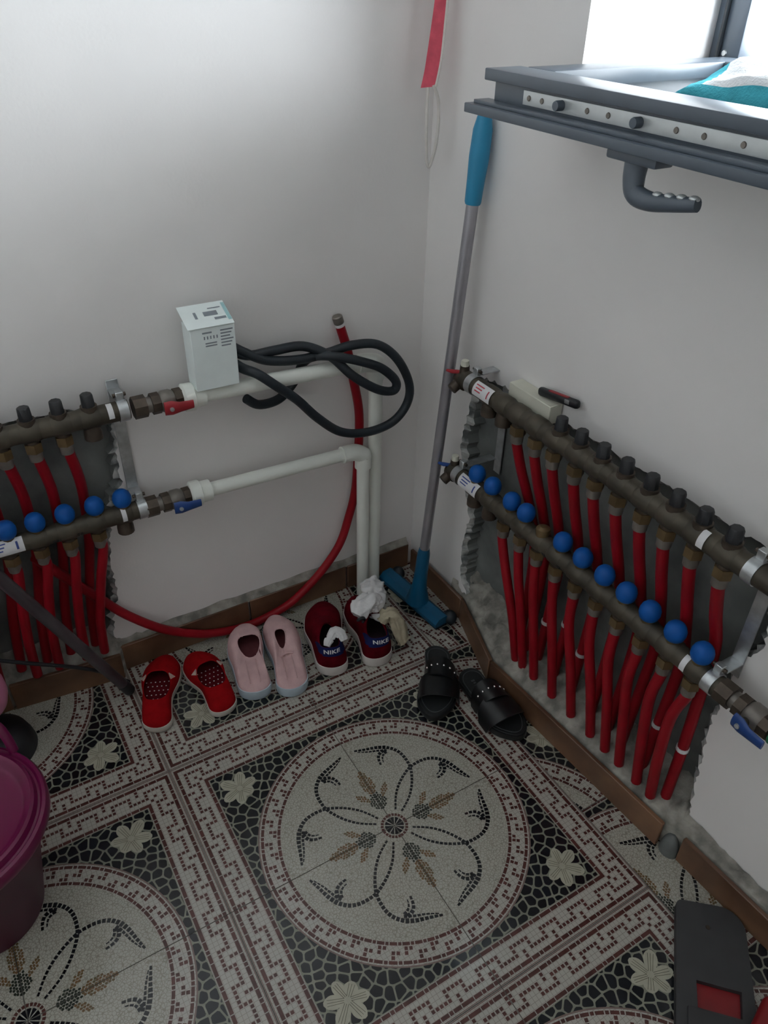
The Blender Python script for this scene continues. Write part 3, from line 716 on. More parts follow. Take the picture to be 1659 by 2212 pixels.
def bracket(name, label, mp, u, zs, W0=0.054, base=-0.03, loc_off=0.0):
    root = thing(name, label, 'bracket', mp(u, W0, zs[0] - 0.03)); org = root.location.copy()
    G = lambda uu, w, zz: mp(uu, w, zz) - org
    for z, uu in zs_pairs(zs, u):
        ring = [G(uu, W0 + 0.0205 * math.sin(2 * PI * i / 28), z + 0.0205 * math.cos(2 * PI * i / 28)) for i in range(28)]
        m = MB(); AXV = G(uu + 0.009, 0, 0) - G(uu, 0, 0)
        inn = [G(uu, W0 + 0.0190 * math.sin(2 * PI * i / 28), z + 0.0190 * math.cos(2 * PI * i / 28)) for i in range(28)]
        rows = [[p - AXV for p in inn], [p - AXV for p in ring], [p + AXV for p in ring], [p + AXV for p in inn], [p - AXV for p in inn]]
        m.grid(rows, 0, wrap=True).build('clamp_ring', 'steel', root)
        MB().box(G(uu, W0 - 0.006, z + 0.0275), V([abs(c) for c in (G(1, 0, 0) - G(0, 0, 0)) * 0.014 + (G(0, 1, 0) - G(0, 0, 0)) * 0.012 + V((0, 0, 0.016))]), 0, bev=0.001, seg=1).build('clamp_ear', 'steel', root)
        MB().tube([G(uu - 0.012, W0 - 0.006, z + 0.029), G(uu + 0.012, W0 - 0.006, z + 0.029)], 0.0035, 8).build('clamp_bolt', 'bronze', root)
        pts = [(W0 - 0.012, z + 0.021), (0.012, z + 0.021), (base + 0.003, z + 0.020)]
        m = MB(); rw = [[G(uu - 0.011, w, zz) for w, zz in pts], [G(uu + 0.011, w, zz) for w, zz in pts], [G(uu + 0.011, w, zz + 0.0025) for w, zz in pts], [G(uu - 0.011, w, zz + 0.0025) for w, zz in pts], [G(uu - 0.011, w, zz) for w, zz in pts]]
        m.grid(rw, 0).build('arm', 'steel', root)
    a, b = G(u, base + 0.003, zs[0] - 0.01), G(u, base + 0.003, zs[1] + 0.04)
    MB().box((a + b) / 2, V([abs(c) for c in (G(1, 0, 0) - G(0, 0, 0)) * 0.022 + (G(0, 1, 0) - G(0, 0, 0)) * 0.003]) + V((0, 0, (b - a).z)), 0, bev=0.0006, seg=1).build('back_strap', 'steel', root)
    return root
def zs_pairs(zs, u): return [(zs[0], u + (0.018 if u > 0.2 else 0.0)), (zs[1], u)]

# right wall
uR = [0.339, 0.293, 0.248, 0.196, 0.146, 0.089, 0.039, -0.015, -0.069, -0.120, -0.174, -0.228]
lR = [0.354, 0.301, 0.251, 0.197, 0.145, 0.090, 0.035, -0.020, -0.075, -0.130, -0.185, -0.240]
ru, G, AX, OUT = manifold('heating_manifold', 'upper brass manifold with black plugs, on the wall under the window', mapR, 0.665, 0.425, -0.315, 'upper', uR, uR[:2], [0.140, 0.089, 0.036, -0.017, -0.070, -0.122, -0.174, -0.227])
sticker(ru, G, 0.372, 0.318, 0.665, 'inkr')
sticker(ru, G, -0.185, -0.197, 0.665, 'inkg', lines=False)
def end_vent(root, G, u, z, lev, W0=0.054):
    MB().tube([G(u, W0, z), G(u + 0.012, W0, z), G(u + 0.026, W0, z), G(u + 0.030, W0, z)], [0.0195, 0.0195, 0.0165, 0.012], 16).build('end_elbow', 'bronze', root)
    MB().tube([G(u + 0.014, W0 + 0.008, z - 0.005), G(u + 0.014, W0 + 0.026, z - 0.016)], [0.012, 0.0115], 12).build('drain_spout', 'bronze', root)
    MB().tube([G(u + 0.010, W0, z + 0.012), G(u + 0.010, W0, z + 0.032)], [0.011, 0.0095], 12).build('air_vent', 'bronze', root)
    MB().tube([G(u + 0.010, W0, z + 0.032), G(u + 0.010, W0, z + 0.043)], [0.0085, 0.0075], 12).build('vent_cap', 'cardb', root)
    MB().tube([G(u + 0.016, W0 + 0.004, z + 0.016), G(u + 0.030, W0 + 0.014, z + 0.014), G(u + 0.043, W0 + 0.020, z + 0.013)], [0.006, 0.0065, 0.004], 8, flat=0.6).build('bleed_lever', lev, root)
end_vent(ru, G, 0.418, 0.660, 'redlev')
rl, G, AX, OUT = manifold('heating_manifold', 'lower brass manifold with twelve ports and blue knobs, under the window', mapR, 0.440, 0.440, -0.290, 'lower', lR, lR[:2], [0.354, 0.301, 0.238, 0.193, 0.086, 0.032, -0.024, -0.077, -0.131, -0.186, -0.241])
MB().tube([G(0.141, 0.054, 0.455), G(0.141, 0.054, 0.468), G(0.141, 0.054, 0.472), G(0.141, 0.054, 0.476)], [0.013, 0.0145, 0.0135, 0.006], 14).build('bare_valve', 'brassb', rl)
sticker(rl, G, 0.392, 0.330, 0.440, 'inkb')
sticker(rl, G, -0.222, -0.232, 0.440, 'inkg', lines=False)
end_vent(rl, G, 0.424, 0.435, 'bluelev')
ball_valve(rl, G, -0.288, 0.440, -1, 'bluelev')
MB().tube([G(-0.384, 0.054, 0.440), G(-0.386, 0.054, 0.440), G(-0.398, 0.054, 0.440), G(-0.400, 0.054, 0.440)], [0.016, 0.0195, 0.0195, 0.016], 18).build('thread_tape', 'tape', rl)
ball_valve(ru, (lambda g=ru: (lambda u, w, z: mapR(u, w, z) - ru.location))(), -0.313, 0.665, -1, 'redlev')
def embossing(root, G, u0, u1, z, W0=0.054):
    m = MB(); n = 9
    for i in range(n):
        a = 112
        for aa in (104, 118):
            uu = lerp(u0, u1, (i + 0.5) / n); p = G(uu, W0 + 0.0186 * math.sin(math.radians(aa)), z + 0.0186 * math.cos(math.radians(aa)))
            m.box(p, V([0.0015 + abs(c) for c in (G(1, 0, 0) - G(0, 0, 0)) * abs(u1 - u0) / n * 0.5]), 0)
    m.build('raised_marks', 'blackpl', root)
embossing(rl, G, 0.118, 0.064, 0.440)
bracket('manifold_bracket', 'zinc bracket strap with two clamps near the squeegee stick', mapR, 0.394, (0.440, 0.665), base=-0.036)
bracket('manifold_bracket', 'zinc bracket strap clamping manifold ends beside the blue valve lever', mapR, -0.272, (0.440, 0.665), base=0.0)

# left wall
uL = [-0.711, -0.658, -0.605, -0.552, -0.499, -0.446, -0.396, -0.343, -0.292]
lL = [-0.697, -0.644, -0.591, -0.538, -0.485, -0.432, -0.379, -0.324, -0.271]
lu, G, AX, OUT = manifold('heating_manifold', 'upper brass manifold with black plugs and red valve lever, left of the white box', mapL, 0.668, -0.76, -0.222, 'upper', uL, uL[-1:], [-0.714, -0.661, -0.608, -0.555, -0.502, -0.449, -0.396, -0.343, -0.290])
ball_valve(lu, G, -0.214, 0.667, 1, 'redlev')
sticker(lu, G, -0.262, -0.252, 0.668, 'inkg', a0=10, a1=95, lines=False)
ll, G, AX, OUT = manifold('heating_manifold', 'lower brass manifold with blue knobs and blue valve lever, above the red shoes', mapL, 0.447, -0.76, -0.228, 'lower', lL, lL[-1:], [-0.693, -0.640, -0.587, -0.534, -0.480, -0.429, -0.375, -0.320, -0.267])
ball_valve(ll, G, -0.226, 0.446, 1, 'bluelev')
sticker(ll, G, -0.525, -0.458, 0.447, 'inkb')
sticker(ll, G, -0.276, -0.267, 0.447, 'inkg', lines=False)
embossing(ll, G, -0.410, -0.352, 0.447)
for rt, z_ in ((lu, 0.668), (ll, 0.447)):
    MB().tube([mapL(-0.785, 0.054, z_) - rt.location, mapL(-0.757, 0.054, z_) - rt.location], 0.0215, 8).build('end_nut', 'bronze', rt)
bracket('manifold_bracket', 'zinc bracket with two clamps beside the left wall ball valves', mapL, -0.233, (0.447, 0.668), base=0.0)

# ------------------------------------------------------------------ red heating pipes
def pipe(path, label, group, r=0.0100, clip=None, name='red_pipe'):
    C = cr(path, 8); base = V(C[-1])
    root = thing(name, label, 'pipe', base, 0, group)
    MB().tube([p - base for p in C], r, 12).build('tube', 'redpipe', root)
    if clip is not None:
        i = min(range(len(C)), key=lambda k: abs(C[k].z - clip)); d = (C[i + 1] - C[i - 1]).normalized() * 0.004
        MB().tube([C[i] - d - base, C[i] + d - base], r + 0.0016, 14).build('paper_band', 'sticker', root)
    return root
botF = [0.175, 0.150, 0.112, 0.052, -0.008, -0.066, -0.108, -0.147, -0.193, -0.229]
botR = [0.205, 0.178, 0.140, 0.086, 0.032, -0.030, -0.080, -0.118, -0.176, -0.246]
ORD = ('nearest', 'second', 'third', 'fourth', 'fifth', 'sixth', 'seventh', 'eighth', 'ninth', 'tenth')
gl1 = ('red pipe from the upper manifold under the window, %s from the squeegee', 'rear red pipes under the window')
gl2 = ('red pipe from the lower manifold under the window, %s from the squeegee', 'front red pipes under the window')
clips = {9: 0.215, 8: 0.20, 2: 0.20, 3: 0.235, 4: 0.205}
for i, u in enumerate(uR[2:]):
    b = botR[i]
    pipe([mapR(u, 0.054, 0.618), mapR(u, 0.052, 0.60), mapR(lerp(u, b, 0.12), 0.036, 0.54), mapR(lerp(u, b, 0.35), 0.012, 0.46), mapR(lerp(u, b, 0.6), -0.010 if i < 9 else 0.012, 0.36), mapR(lerp(u, b, 0.9), -0.004 if i < 9 else 0.014, 0.22), mapR(b, 0.004 if i < 9 else 0.014, 0.082)], gl1[0] % ORD[i], gl1[1], clip=clips.get(i))
for i, u in enumerate(lR[2:]):
    b = botF[i]
    dv = 0.022 * (1 if i > 3 else 0.3)
    pipe([mapR(u, 0.054, 0.394), mapR(u, 0.055, 0.375), mapR(lerp(u, b, 0.35) + dv * 0.4, 0.056, 0.31), mapR(lerp(u, b, 0.8) + dv * 0.2, 0.050, 0.20), mapR(b, 0.036, 0.078)], gl2[0] % ORD[i], gl2[1], clip=None)
gl3 = ('red pipe from the upper manifold behind the metal tube, %s from the white box', 'rear red pipes on the left wall')
gl4 = ('red pipe from the lower manifold behind the metal tube, %s from the white box', 'front red pipes on the left wall')
for i, u in enumerate(uL[:-1]):
    pipe([mapL(u, 0.054, 0.620), mapL(u + 0.004, 0.050, 0.60), mapL(u + 0.012, 0.030, 0.53), mapL(u + 0.012, 0.006, 0.45), mapL(u + 0.004, -0.012, 0.35), mapL(u - 0.020, -0.010, 0.22), mapL(u - 0.035, -0.004, 0.09)], gl3[0] % ORD[7 - i], gl3[1])
for i, (u, b) in enumerate(zip(lL[:-1], (-0.745, -0.690, -0.636, -0.580, -0.508, -0.462, -0.405, -0.366))):
    pipe([mapL(u, 0.054, 0.400), mapL(u + 0.002, 0.055, 0.38), mapL(lerp(u, b, 0.4), 0.052, 0.30), mapL(lerp(u, b, 0.85), 0.040, 0.19), mapL(b, 0.026, 0.088)], gl4[0] % ORD[7 - i], gl4[1], clip=0.20 if u == lL[3] else None)
hose = [(-0.446, 0.650, 0.380), (-0.425, 0.651, 0.345), (-0.345, 0.651, 0.222), (-0.300, 0.646, 0.160), (-0.237, 0.637, 0.098), (-0.170, 0.637, 0.050), (-0.109, 0.637, 0.024), (-0.027, 0.637, 0.0115), (0.062, 0.637, 0.026), (0.12, 0.638, 0.056), (0.18, 0.640, 0.105), (0.226, 0.640, 0.165), (0.254, 0.645, 0.232), (0.272, 0.6455, 0.30), (0.280, 0.6455, 0.385), (0.284, 0.6455, 0.507), (0.2705, 0.648, 0.60), (0.257, 0.650, 0.67), (0.241, 0.652, 0.728)]
hr = thing('red_pipe', 'long curved red pipe rising past the white pipes to an open capped end', 'pipe', (-0.027, 0.618, 0))
C = [p - hr.location for p in cr(hose, 8)]
MB().tube(C, 0.0102, 14).build('tube', 'redpipe', hr)
d = (C[-1] - C[-4]).normalized()
MB().tube([C[-1] - d * 0.002, C[-1] + d * 0.004], 0.0106, 14).build('paper_band', 'sticker', hr)
MB().tube([C[-1] + d * 0.003, C[-1] + d * 0.006, C[-1] + d * 0.020, C[-1] + d * 0.022], [0.009, 0.0112, 0.0112, 0.009], 14).build('end_cap', 'nickel', hr)

# ------------------------------------------------------------------ white plastic pipes
def white_pipe(label, u0, z0, u1, z1, y, xr, yd, fit):
    root = thing('white_pipe', label, 'pipe', (xr, yd, 0.0))
    o = root.location.copy(); P = lambda x, yy, z: V((x, yy, z)) - o
    a, b = V((u0, y, z0)), V((u1, y, z1)); dr = (b - a).normalized()
    MB().tube([a - dr * 0.004 - o, a - o, a + dr * 0.018 - o, a + dr * 0.020 - o], [0.022, 0.0275, 0.0275, 0.022], 10).build('union_nut', 'whitepl', root)
    MB().tube([a + dr * 0.019 - o, a + dr * 0.040 - o], 0.0225, 18).build('union_socket', 'whitepl', root)
    MB().tube([a + dr * 0.030 - o, b - dr * 0.02 - o], fit, 20).build('run', 'whitepl', root)
    e = [b - dr * 0.030, b - dr * 0.008, b + dr * 0.006 + V((0, 0, -0.003)), V((xr, yd, z1 - 0.014)), V((xr, yd, z1 - 0.022)), V((xr, yd, z1 - 0.046))]
    MB().tube([p - o for p in cr(e, 5)], fit + 0.0045, 20).build('elbow', 'whitepl', root)
    MB().tube([P(xr, yd, z1 - 0.03), P(xr, yd, 0.0005)], fit, 20).build('drop', 'whitepl', root)
    return root
white_pipe('white plastic pipe carrying the box and black cable, dropping beside the corner', -0.118, 0.665, 0.290, 0.650, 0.613, 0.3145, 0.626, 0.0162)
white_pipe('lower white plastic pipe with elbow in front of the taller white pipe', -0.130, 0.447, 0.252, 0.437, 0.613, 0.2755, 0.612, 0.0150)

# ------------------------------------------------------------------ black cable coil thrown over the upper white pipe
cp = [(-0.035, 0.653, 0.748), (-0.005, 0.650, 0.735), (0.020, 0.636, 0.720), (0.060, 0.622, 0.700), (0.125, 0.615, 0.690), (0.190, 0.612, 0.692), (0.245, 0.606, 0.700), (0.300, 0.596, 0.694), (0.345, 0.588, 0.655), (0.377, 0.586, 0.590), (0.372, 0.586, 0.540), (0.335, 0.588, 0.503), (0.270, 0.588, 0.496), (0.205, 0.586, 0.516), (0.150, 0.584, 0.565), (0.104, 0.582, 0.620), (0.060, 0.580, 0.662), (0.026, 0.588, 0.692), (0.004, 0.612, 0.700), (-0.008, 0.651, 0.706), (-0.020, 0.650, 0.712),
      (-0.008, 0.651, 0.722), (0.030, 0.634, 0.712), (0.080, 0.628, 0.714), (0.140, 0.620, 0.714), (0.190, 0.600, 0.690), (0.232, 0.578, 0.645), (0.290, 0.575, 0.602), (0.330, 0.575, 0.590), (0.334, 0.574, 0.612), (0.300, 0.574, 0.648), (0.255, 0.577, 0.672), (0.200, 0.585, 0.692), (0.165, 0.612, 0.6905), (0.150, 0.642, 0.668), (0.130, 0.646, 0.630), (0.090, 0.640, 0.600), (0.040, 0.628, 0.604), (0.010, 0.622, 0.628)]
ck = thing('rubber_cable', 'thick black cable looped over the upper white pipe beside the box', 'cable', (0.19, 0.60, 0.60))
MB().tube([p - ck.location for p in cr(cp, 7)], 0.0098, 12).build('cable', 'rubber', ck)

# ------------------------------------------------------------------ boxes
bx = thing('cardboard_box', 'white printed carton standing on the upper white pipe', 'box', (-0.054, 0.611, 0.6825), math.radians(-1.5))
MB().box((0, 0, 0.061), (0.084, 0.050, 0.121), 0, bev=0.001, seg=1).build('carton', 'cardw', bx)
Rl = Matrix.Rotation(math.radians(20), 3, 'X')
lid = MB().box(Rl @ V((-0.001, 0.032, 0.0)) + V((-0.001, -0.0275, 0.1235)), (0.088, 0.064, 0.0014), 0, Rl).build('lid_flap', 'cardw', bx)
m = MB(); Fc = lambda x0, x1, z0, z1, mm: m.add([(x0, -0.0254, z0), (x1, -0.0254, z0), (x1, -0.0254, z1), (x0, -0.0254, z1)], [(0, 1, 2, 3)], mm)
for k in range(6): Fc(0.014, 0.038 - 0.003 * (k % 3), 0.112 - 0.006 * k, 0.1146 - 0.006 * k, 0)
for k in range(2): Fc(-0.016, 0.006, 0.091 - 0.005 * k, 0.0935 - 0.005 * k, 0)
Fc(-0.020, -0.002, 0.111, 0.114, 0)
for k in range(5): Fc(-0.018 + 0.006 * k, -0.0155 + 0.006 * k, 0.100, 0.106, 0)
m.build('front_print', 'inkg', bx, smooth=False)
m = MB(); tl = lambda x0, x1, t0, t1: m.add([Rl @ V((x, t, 0.0012)) + V((-0.001, -0.0275, 0.1235)) for x, t in ((x0, t0), (x1, t0), (x1, t1), (x0, t1))], [(0, 1, 2, 3)], 0)
tl(-0.004, 0.022, 0.028, 0.040); tl(0.008, 0.032, 0.046, 0.049); tl(-0.022, -0.017, 0.024, 0.042); tl(0.012, 0.034, 0.016, 0.022)
m.build('lid_print', 'inkg', lid, smooth=False)
m = MB(); tl(0.036, 0.0425, 0.010, 0.058); m.build('lid_stripe', 'teal', lid, smooth=False)

wb = thing('cardboard_box', 'small cream carton tucked behind the upper manifold under the window', 'box', (0.4268, 0.255, 0.662))
Rb = Matrix.Rotation(math.radians(0), 3, 'Y')
MB().box(Rb @ V((0.0157, 0, 0.019)), (0.0312, 0.118, 0.038), 0, Rb, bev=0.0012, seg=1).build('carton', 'cardb', wb)
MB().box(Rb @ V((0.0157, -0.0595, 0.022)), (0.026, 0.0008, 0.026), 0, Rb).build('end_flap', 'cardb', wb)
kn = thing('box_cutter', 'black box cutter lying on top of the small cream carton', 'cutter', (0.445, 0.197, 0.7145))
kx = Matrix.Rotation(math.radians(-9), 3, 'X')
MB().box((0, 0, 0), (0.014, 0.104, 0.016), 0, kx, bev=0.006, seg=3).build('body', 'blackpl', kn)
MB().box(kx @ V((-0.0062, -0.028, 0.001)), (0.003, 0.012, 0.008), 0, kx, bev=0.0012).build('slider', 'steel', kn)
MB().box(kx @ V((-0.0012, -0.002, 0.0078)), (0.006, 0.05, 0.0018), 0, kx).build('rail', 'redlev', kn)
# ------------------------------------------------------------------ squeegee leaning in the corner
sq = thing('floor_squeegee', 'blue floor squeegee with long metal stick leaning in the corner', 'squeegee', (0.372, 0.515, 0.0))
so = sq.location.copy()
h0, h1 = V((0.360, 0.630, 0)), V((0.385, 0.402, 0)); dr = (h1 - h0).normalized(); nn = V((-dr.y, dr.x, 0))
prof = [(-0.024, 0.012), (-0.024, 0.022), (-0.013, 0.034), (0.010, 0.036), (0.020, 0.028), (0.020, 0.012)]
MB().prism(prof, h0 - so, nn, (0, 0, 1), dr, (h1 - h0).length, 0).build('head', 'bluepl', sq)
MB().prism([(-0.018, 0.0005), (-0.016, 0.014), (0.014, 0.014), (0.012, 0.0005)], h0 - so + dr * 0.003, nn, (0, 0, 1), dr, (h1 - h0).length - 0.006, 0).build('rubber_blade', 'rubber', sq)
for e in (h0 + dr * 0.016, h1 - dr * 0.004):
    MB().ball(e - so + nn * 0.026 + V((0, 0, 0.020)), 0.019, 0, 8, (0.9, 1.0, 1.0)).build('end_plug', 'rubber', sq)
b0 = V((0.367, 0.492, 0.030)); b1 = V((0.4385, 0.4765, 1.130)); ax = (b1 - b0).normalized()
MB().tube([b0 - so, b0 + ax * 0.05 - so, b0 + ax * 0.09 - so, b0 + ax * 0.150 - so, b0 + ax * 0.165 - so], [0.030, 0.0185, 0.0165, 0.0155, 0.0125], 16).build('socket', 'bluepl', sq)
MB().tube([b0 + ax * 0.12 - so, b0 + ax * 0.98 - so], 0.0118, 16).build('stick', 'stick', sq)
MB().tube([b0 + ax * t - so for t in (0.960, 0.964, 1.00, 1.04, 1.085, 1.115, 1.128)], [0.0140, 0.0155, 0.0165, 0.0185, 0.0175, 0.011, 0.0095], 16).build('grip', 'bluegrip', sq)

# ------------------------------------------------------------------ fabric strap hanging in the corner
hs = thing('hanging_strap', 'coral red fabric strap with white cord loop hanging in the wall corner', 'strap', (0.41, 0.60, 1.03))
ho = hs.location.copy()
cen = cr([(0.4245, 0.600, 1.62), (0.4225, 0.600, 1.40), (0.4185, 0.600, 1.31), (0.413, 0.600, 1.25), (0.407, 0.600, 1.20), (0.4000, 0.601, 1.166)], 6)
wd = [lerp(0.0065, 0.0125, min(1, i / 22)) for i in range(len(cen))]
m = MB(); rows = []
for p, w in zip(cen, wd):
    t = V((0.75, -0.62, 0.12)).normalized(); q = V((0.6, 0.75, 0)) * 0.0016
    rows.append([p - t * w - q - ho, p + t * w - q - ho, p + t * w + q - ho, p - t * w + q - ho])
m.grid(rows, 0, wrap=True); m.add(rows[-1], [(3, 2, 1, 0)], 0); m.add(rows[0], [(0, 1, 2, 3)], 0)
m.build('fabric', 'strap', hs, angle=60)
edge = [p + V((0.75, -0.62, 0.12)).normalized() * (w + 0.002) - ho for p, w in zip(cen, wd)]
MB().tube(edge, 0.0026, 8).build('piping', 'cord', hs)
lp = cr([(0.4075, 0.5935, 1.170), (0.4185, 0.592, 1.145), (0.4215, 0.592, 1.11), (0.419, 0.593, 1.07), (0.4125, 0.596, 1.040), (0.4085, 0.598, 1.032), (0.404, 0.599, 1.045), (0.401, 0.600, 1.09), (0.4005, 0.601, 1.13), (0.4010, 0.601, 1.166)], 7)
MB().tube([p - ho for p in lp], 0.0030, 8).build('cord_loop', 'cord', hs)
MB().tube([V((0.4245, 0.60, 1.62)) - ho, V((0.459, 0.60, 1.625)) - ho], 0.003, 8).build('nail', 'steel', hs)

# ------------------------------------------------------------------ shoes
def width_at(t, wh, ww, wb, tb):
    """half width of a foot outline at t (0 heel .. 1 toe)"""
    P = [(0.0, wh), (0.15, wh), (0.38, ww), (tb, wb), (0.80, wb * 0.97), (1.0, wb * 0.80)]
    for (a, wa), (b, wc) in zip(P[:-1], P[1:]):
        if t <= b: 
            k = (t - a) / (b - a); k = k * k * (3 - 2 * k); w = lerp(wa, wc, k); break
    if t < 0.13: w *= math.sqrt(max(0, 1 - ((0.13 - t) / 0.13) ** 2))
    if t > 0.72: w *= math.sqrt(max(0, 1 - ((t - 0.72) / 0.28) ** 2.2))
    return w
NL = 56
def outline(L_, wh, ww, wb, side, tb=0.66, bend=0.006):
    out = []
    for i in range(NL):
        th = 2 * PI * i / NL; t = (1 - math.cos(th)) / 2; w = width_at(t, wh, ww, wb, tb) * (1 if math.sin(th) >= 0 else -1)
        out.append((t * L_, w + side * bend * math.sin(PI * t * 1.1) * 1.2 - side * bend))
    return out
def loops_to(mb, A, B, ns, kf, gf, mat):
    rows = []
    for q in range(ns + 1):
        s_ = q / ns; k, g_ = kf(s_), gf(s_)
        rows.append([(lerp(a[0], b[0], k), lerp(a[1], b[1], k), lerp(a[2], b[2], g_)) for a, b in zip(A, B)])
    if callable(mat):
        n = NL
        base = len(mb.v); mb.v += [tuple(p) for r in rows for p in r]
        for q in range(ns):
            for j in range(n):
                mb.f.append((base + q * n + j, base + q * n + (j + 1) % n, base + (q + 1) * n + (j + 1) % n, base + (q + 1) * n + j)); mb.m.append(mat((q + 0.5) / ns, (j + 0.5) / n))
    else: mb.grid(rows, mat, wrap=True)
    return rows
def sole(out, zs, root, mat, flare=1.02, toe_up=0.0):
    cx = sum(p[0] for p in out) / NL
    def lp_(k, z): return [(cx + (x - cx) * (1 + (k - 1) * 0.5), y * k, z + toe_up * max(0, (x / out[NL // 2][0] - 0.75)) * 0.1) for x, y in out]
    rows = [lp_(0.90, 0.0005), lp_(flare * 0.97, 0.0015), lp_(flare, zs * 0.3), lp_(flare, zs * 0.75), lp_(flare * 0.985, zs), lp_(0.9, zs + 0.0005)]
    m = MB(); m.grid(rows, 0, wrap=True); m.add(rows[0], [tuple(range(NL))[::-1]], 0); m.add(rows[-1], [tuple(range(NL))], 0)
    return m.build('sole', mat, root, angle=50)
def shoe_upper(root, out, zs, rim, mats, ns=12, kp=1.5, gp=1.9, matfn=0, thick=0.0022, floor_z=0.004):
    """outer surface from sole edge up to the rim loop, lining back down, insole"""
    A = [(x, y, zs - 0.002) for x, y in out]
    m = MB(); loops_to(m, A, rim, ns, lambda s_: s_ ** kp, lambda s_: 1 - (1 - s_) ** gp, matfn)
    cx = sum(p[0] for p in rim) / NL; cy = sum(p[1] for p in rim) / NL
    rim2 = [(cx + (x - cx) * 0.95, cy + (y - cy) * 0.93, z - 0.0012) for x, y, z in rim]
    m.grid([rim, rim2], len(mats) - 1 if len(mats) == 1 else 0, wrap=True)
    up = m.build('upper', mats, root, angle=60)
    return up, rim2
def lining(root, out, rim2, zs, mat, matbed):
    xm = out[NL // 2][0]
    B = [(0.5 * xm + (x - 0.5 * xm) * 0.955, y * 0.92, zs + 0.002) for x, y in out]
    m = MB(); loops_to(m, B, rim2, 10, lambda s_: s_ ** 1.5, lambda s_: (1 - (1 - s_) ** 1.9) * 0.985, 0)
    m.f = [f[::-1] for f in m.f]
    m.build('lining', mat, root, angle=60)
    m = MB(); m.add(B, [tuple(range(NL))], 0); return m.build('insole', matbed, root)
def rim_loop(x0, x1, wr, zh, zm, zt, yoff=0.0, pw=0.8):
    R_ = []
    for i in range(NL):
        th = 2 * PI * i / NL; t = (1 - math.cos(th)) / 2; sn = math.sin(th)
        y = wr(t) * (abs(sn) ** pw) * (1 if sn >= 0 else -1) + yoff
        z = zh * (1 - t) ** 2 + 2 * zm * t * (1 - t) + zt * t * t
        R_.append((lerp(x0, x1, t), y, z))
    return R_
def place(name, label, cat, heel, toe, group):
    d = V(toe) - V(heel); return thing(name, label, cat, (heel[0], heel[1], 0.0005), math.atan2(d.y, d.x), group), d.length

def red_shoe(label, heel, toe, side):
    root, L_ = place('slip_on_shoe', label, 'shoe', heel, toe, 'pair of red canvas shoes')
    out = outline(L_, 0.031, 0.030, 0.0415, side); zs = 0.016
    sole(out, zs, root, 'solecr', 1.045)
    rim = rim_loop(0.26 * L_, 0.64 * L_, lambda t: lerp(0.027, 0.033, t), 0.044, 0.030, 0.052, yoff=0.001 * side, pw=0.62)
    up, r2 = shoe_upper(root, out, zs, rim, ['redcanvas'], kp=1.9, gp=1.5)
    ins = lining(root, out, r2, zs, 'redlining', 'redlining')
    m = MB()
    for i in range(9):
        for j in range(-3, 4):
            x = 0.028 + i * 0.0125; y = (j + (0.5 if i % 2 else 0)) * 0.0098
            if abs(y) < width_at(x / L_, 0.031, 0.030, 0.0415, 0.66) * 0.85: m.add([(x + 0.0016 * math.cos(2 * PI * k / 8), y + 0.0016 * math.sin(2 * PI * k / 8), zs + 0.0026) for k in range(8)], [tuple(range(8))], 0)
    m.build('insole_dots', 'dot', root, smooth=False)
    for s_ in (-1, 1):                                     # beige elastic wedges at the throat
        a = [r for r in rim if r[1] * s_ > 0]; a.sort(key=lambda r: abs(r[0] - 0.60 * L_)); p = V(a[0]); q = V(min((r for r in a), key=lambda r: abs(r[0] - 0.54 * L_)))
        o_ = V((0.004, s_ * 0.010, -0.008)); n_ = V((0, s_ * 0.0012, 0.0016))
        m = MB(); m.add([p + n_, q + n_, (p + q) / 2 + o_ + n_, p - n_, q - n_, (p + q) / 2 + o_ - n_], [(0, 1, 2), (5, 4, 3), (0, 3, 4, 1), (1, 4, 5, 2), (2, 5, 3, 0)], 0); m.build('elastic_wedge', 'gore', root)
red_shoe('red canvas slip-on shoe whose heel touches the dull metal tube', (-0.328, 0.440), (-0.246, 0.632), 1)
red_shoe('red canvas slip-on shoe leaning against the pink shoe', (-0.174, 0.410), (-0.180, 0.606), -1)

def pink_shoe(label, heel, toe, side, openw, x0, x1):
    root, L_ = place('slip_on_shoe', label, 'shoe', heel, toe, 'pair of pink knit shoes')
    out = outline(L_, 0.0355, 0.0345, 0.0415, side); zs = 0.026
    sole(out, zs, root, 'solewh', 1.04)
    rim = rim_loop(x0 * L_, x1 * L_, lambda t: openw * (0.85 + 0.3 * t), 0.044, 0.072, 0.066, yoff=-0.008 * side, pw=0.8)
    rnd = random.Random(side); rim = [(x + 0.0018 * noise.noise(V((i * 0.9, side, 0))), y, z + 0.002 * noise.noise(V((i * 0.7, side, 5)))) for i, (x, y, z) in enumerate(rim)]
    up, r2 = shoe_upper(root, out, zs, rim, ['pinkknit'], kp=1.7, gp=2.2)
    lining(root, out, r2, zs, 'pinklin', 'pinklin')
    MB().tube(rim, 0.0014, 8, closed=True).build('collar_binding', 'pinkknit', root)
    p = MB(); 
    for q in range(2): 
        rr = []
        for t in (0.06, 0.14, 0.22, 0.30, 0.38):
            x = t * L_; y = (q - 0.5) * 0.022 - 0.004 * side; zz = lerp(zs + 0.016, 0.046, t / 0.38); rr.append(V((x, y, zz + 0.001)))
        p.tube(rr, 0.0011, 6)
    p.build('heel_seams', 'pinkknit', root)
    return root, L_, zs
pink_shoe('pink knit slip-on shoe with wide open collar, beside the red shoes', (-0.107, 0.417), (-0.058, 0.622), 1, 0.026, 0.42, 0.68)
r_, L_, zs = pink_shoe('pink knit slip-on shoe with pinched narrow collar, beside the dark red sneaker', (-0.024, 0.383), (0.033, 0.612), -1, 0.0125, 0.47, 0.66)
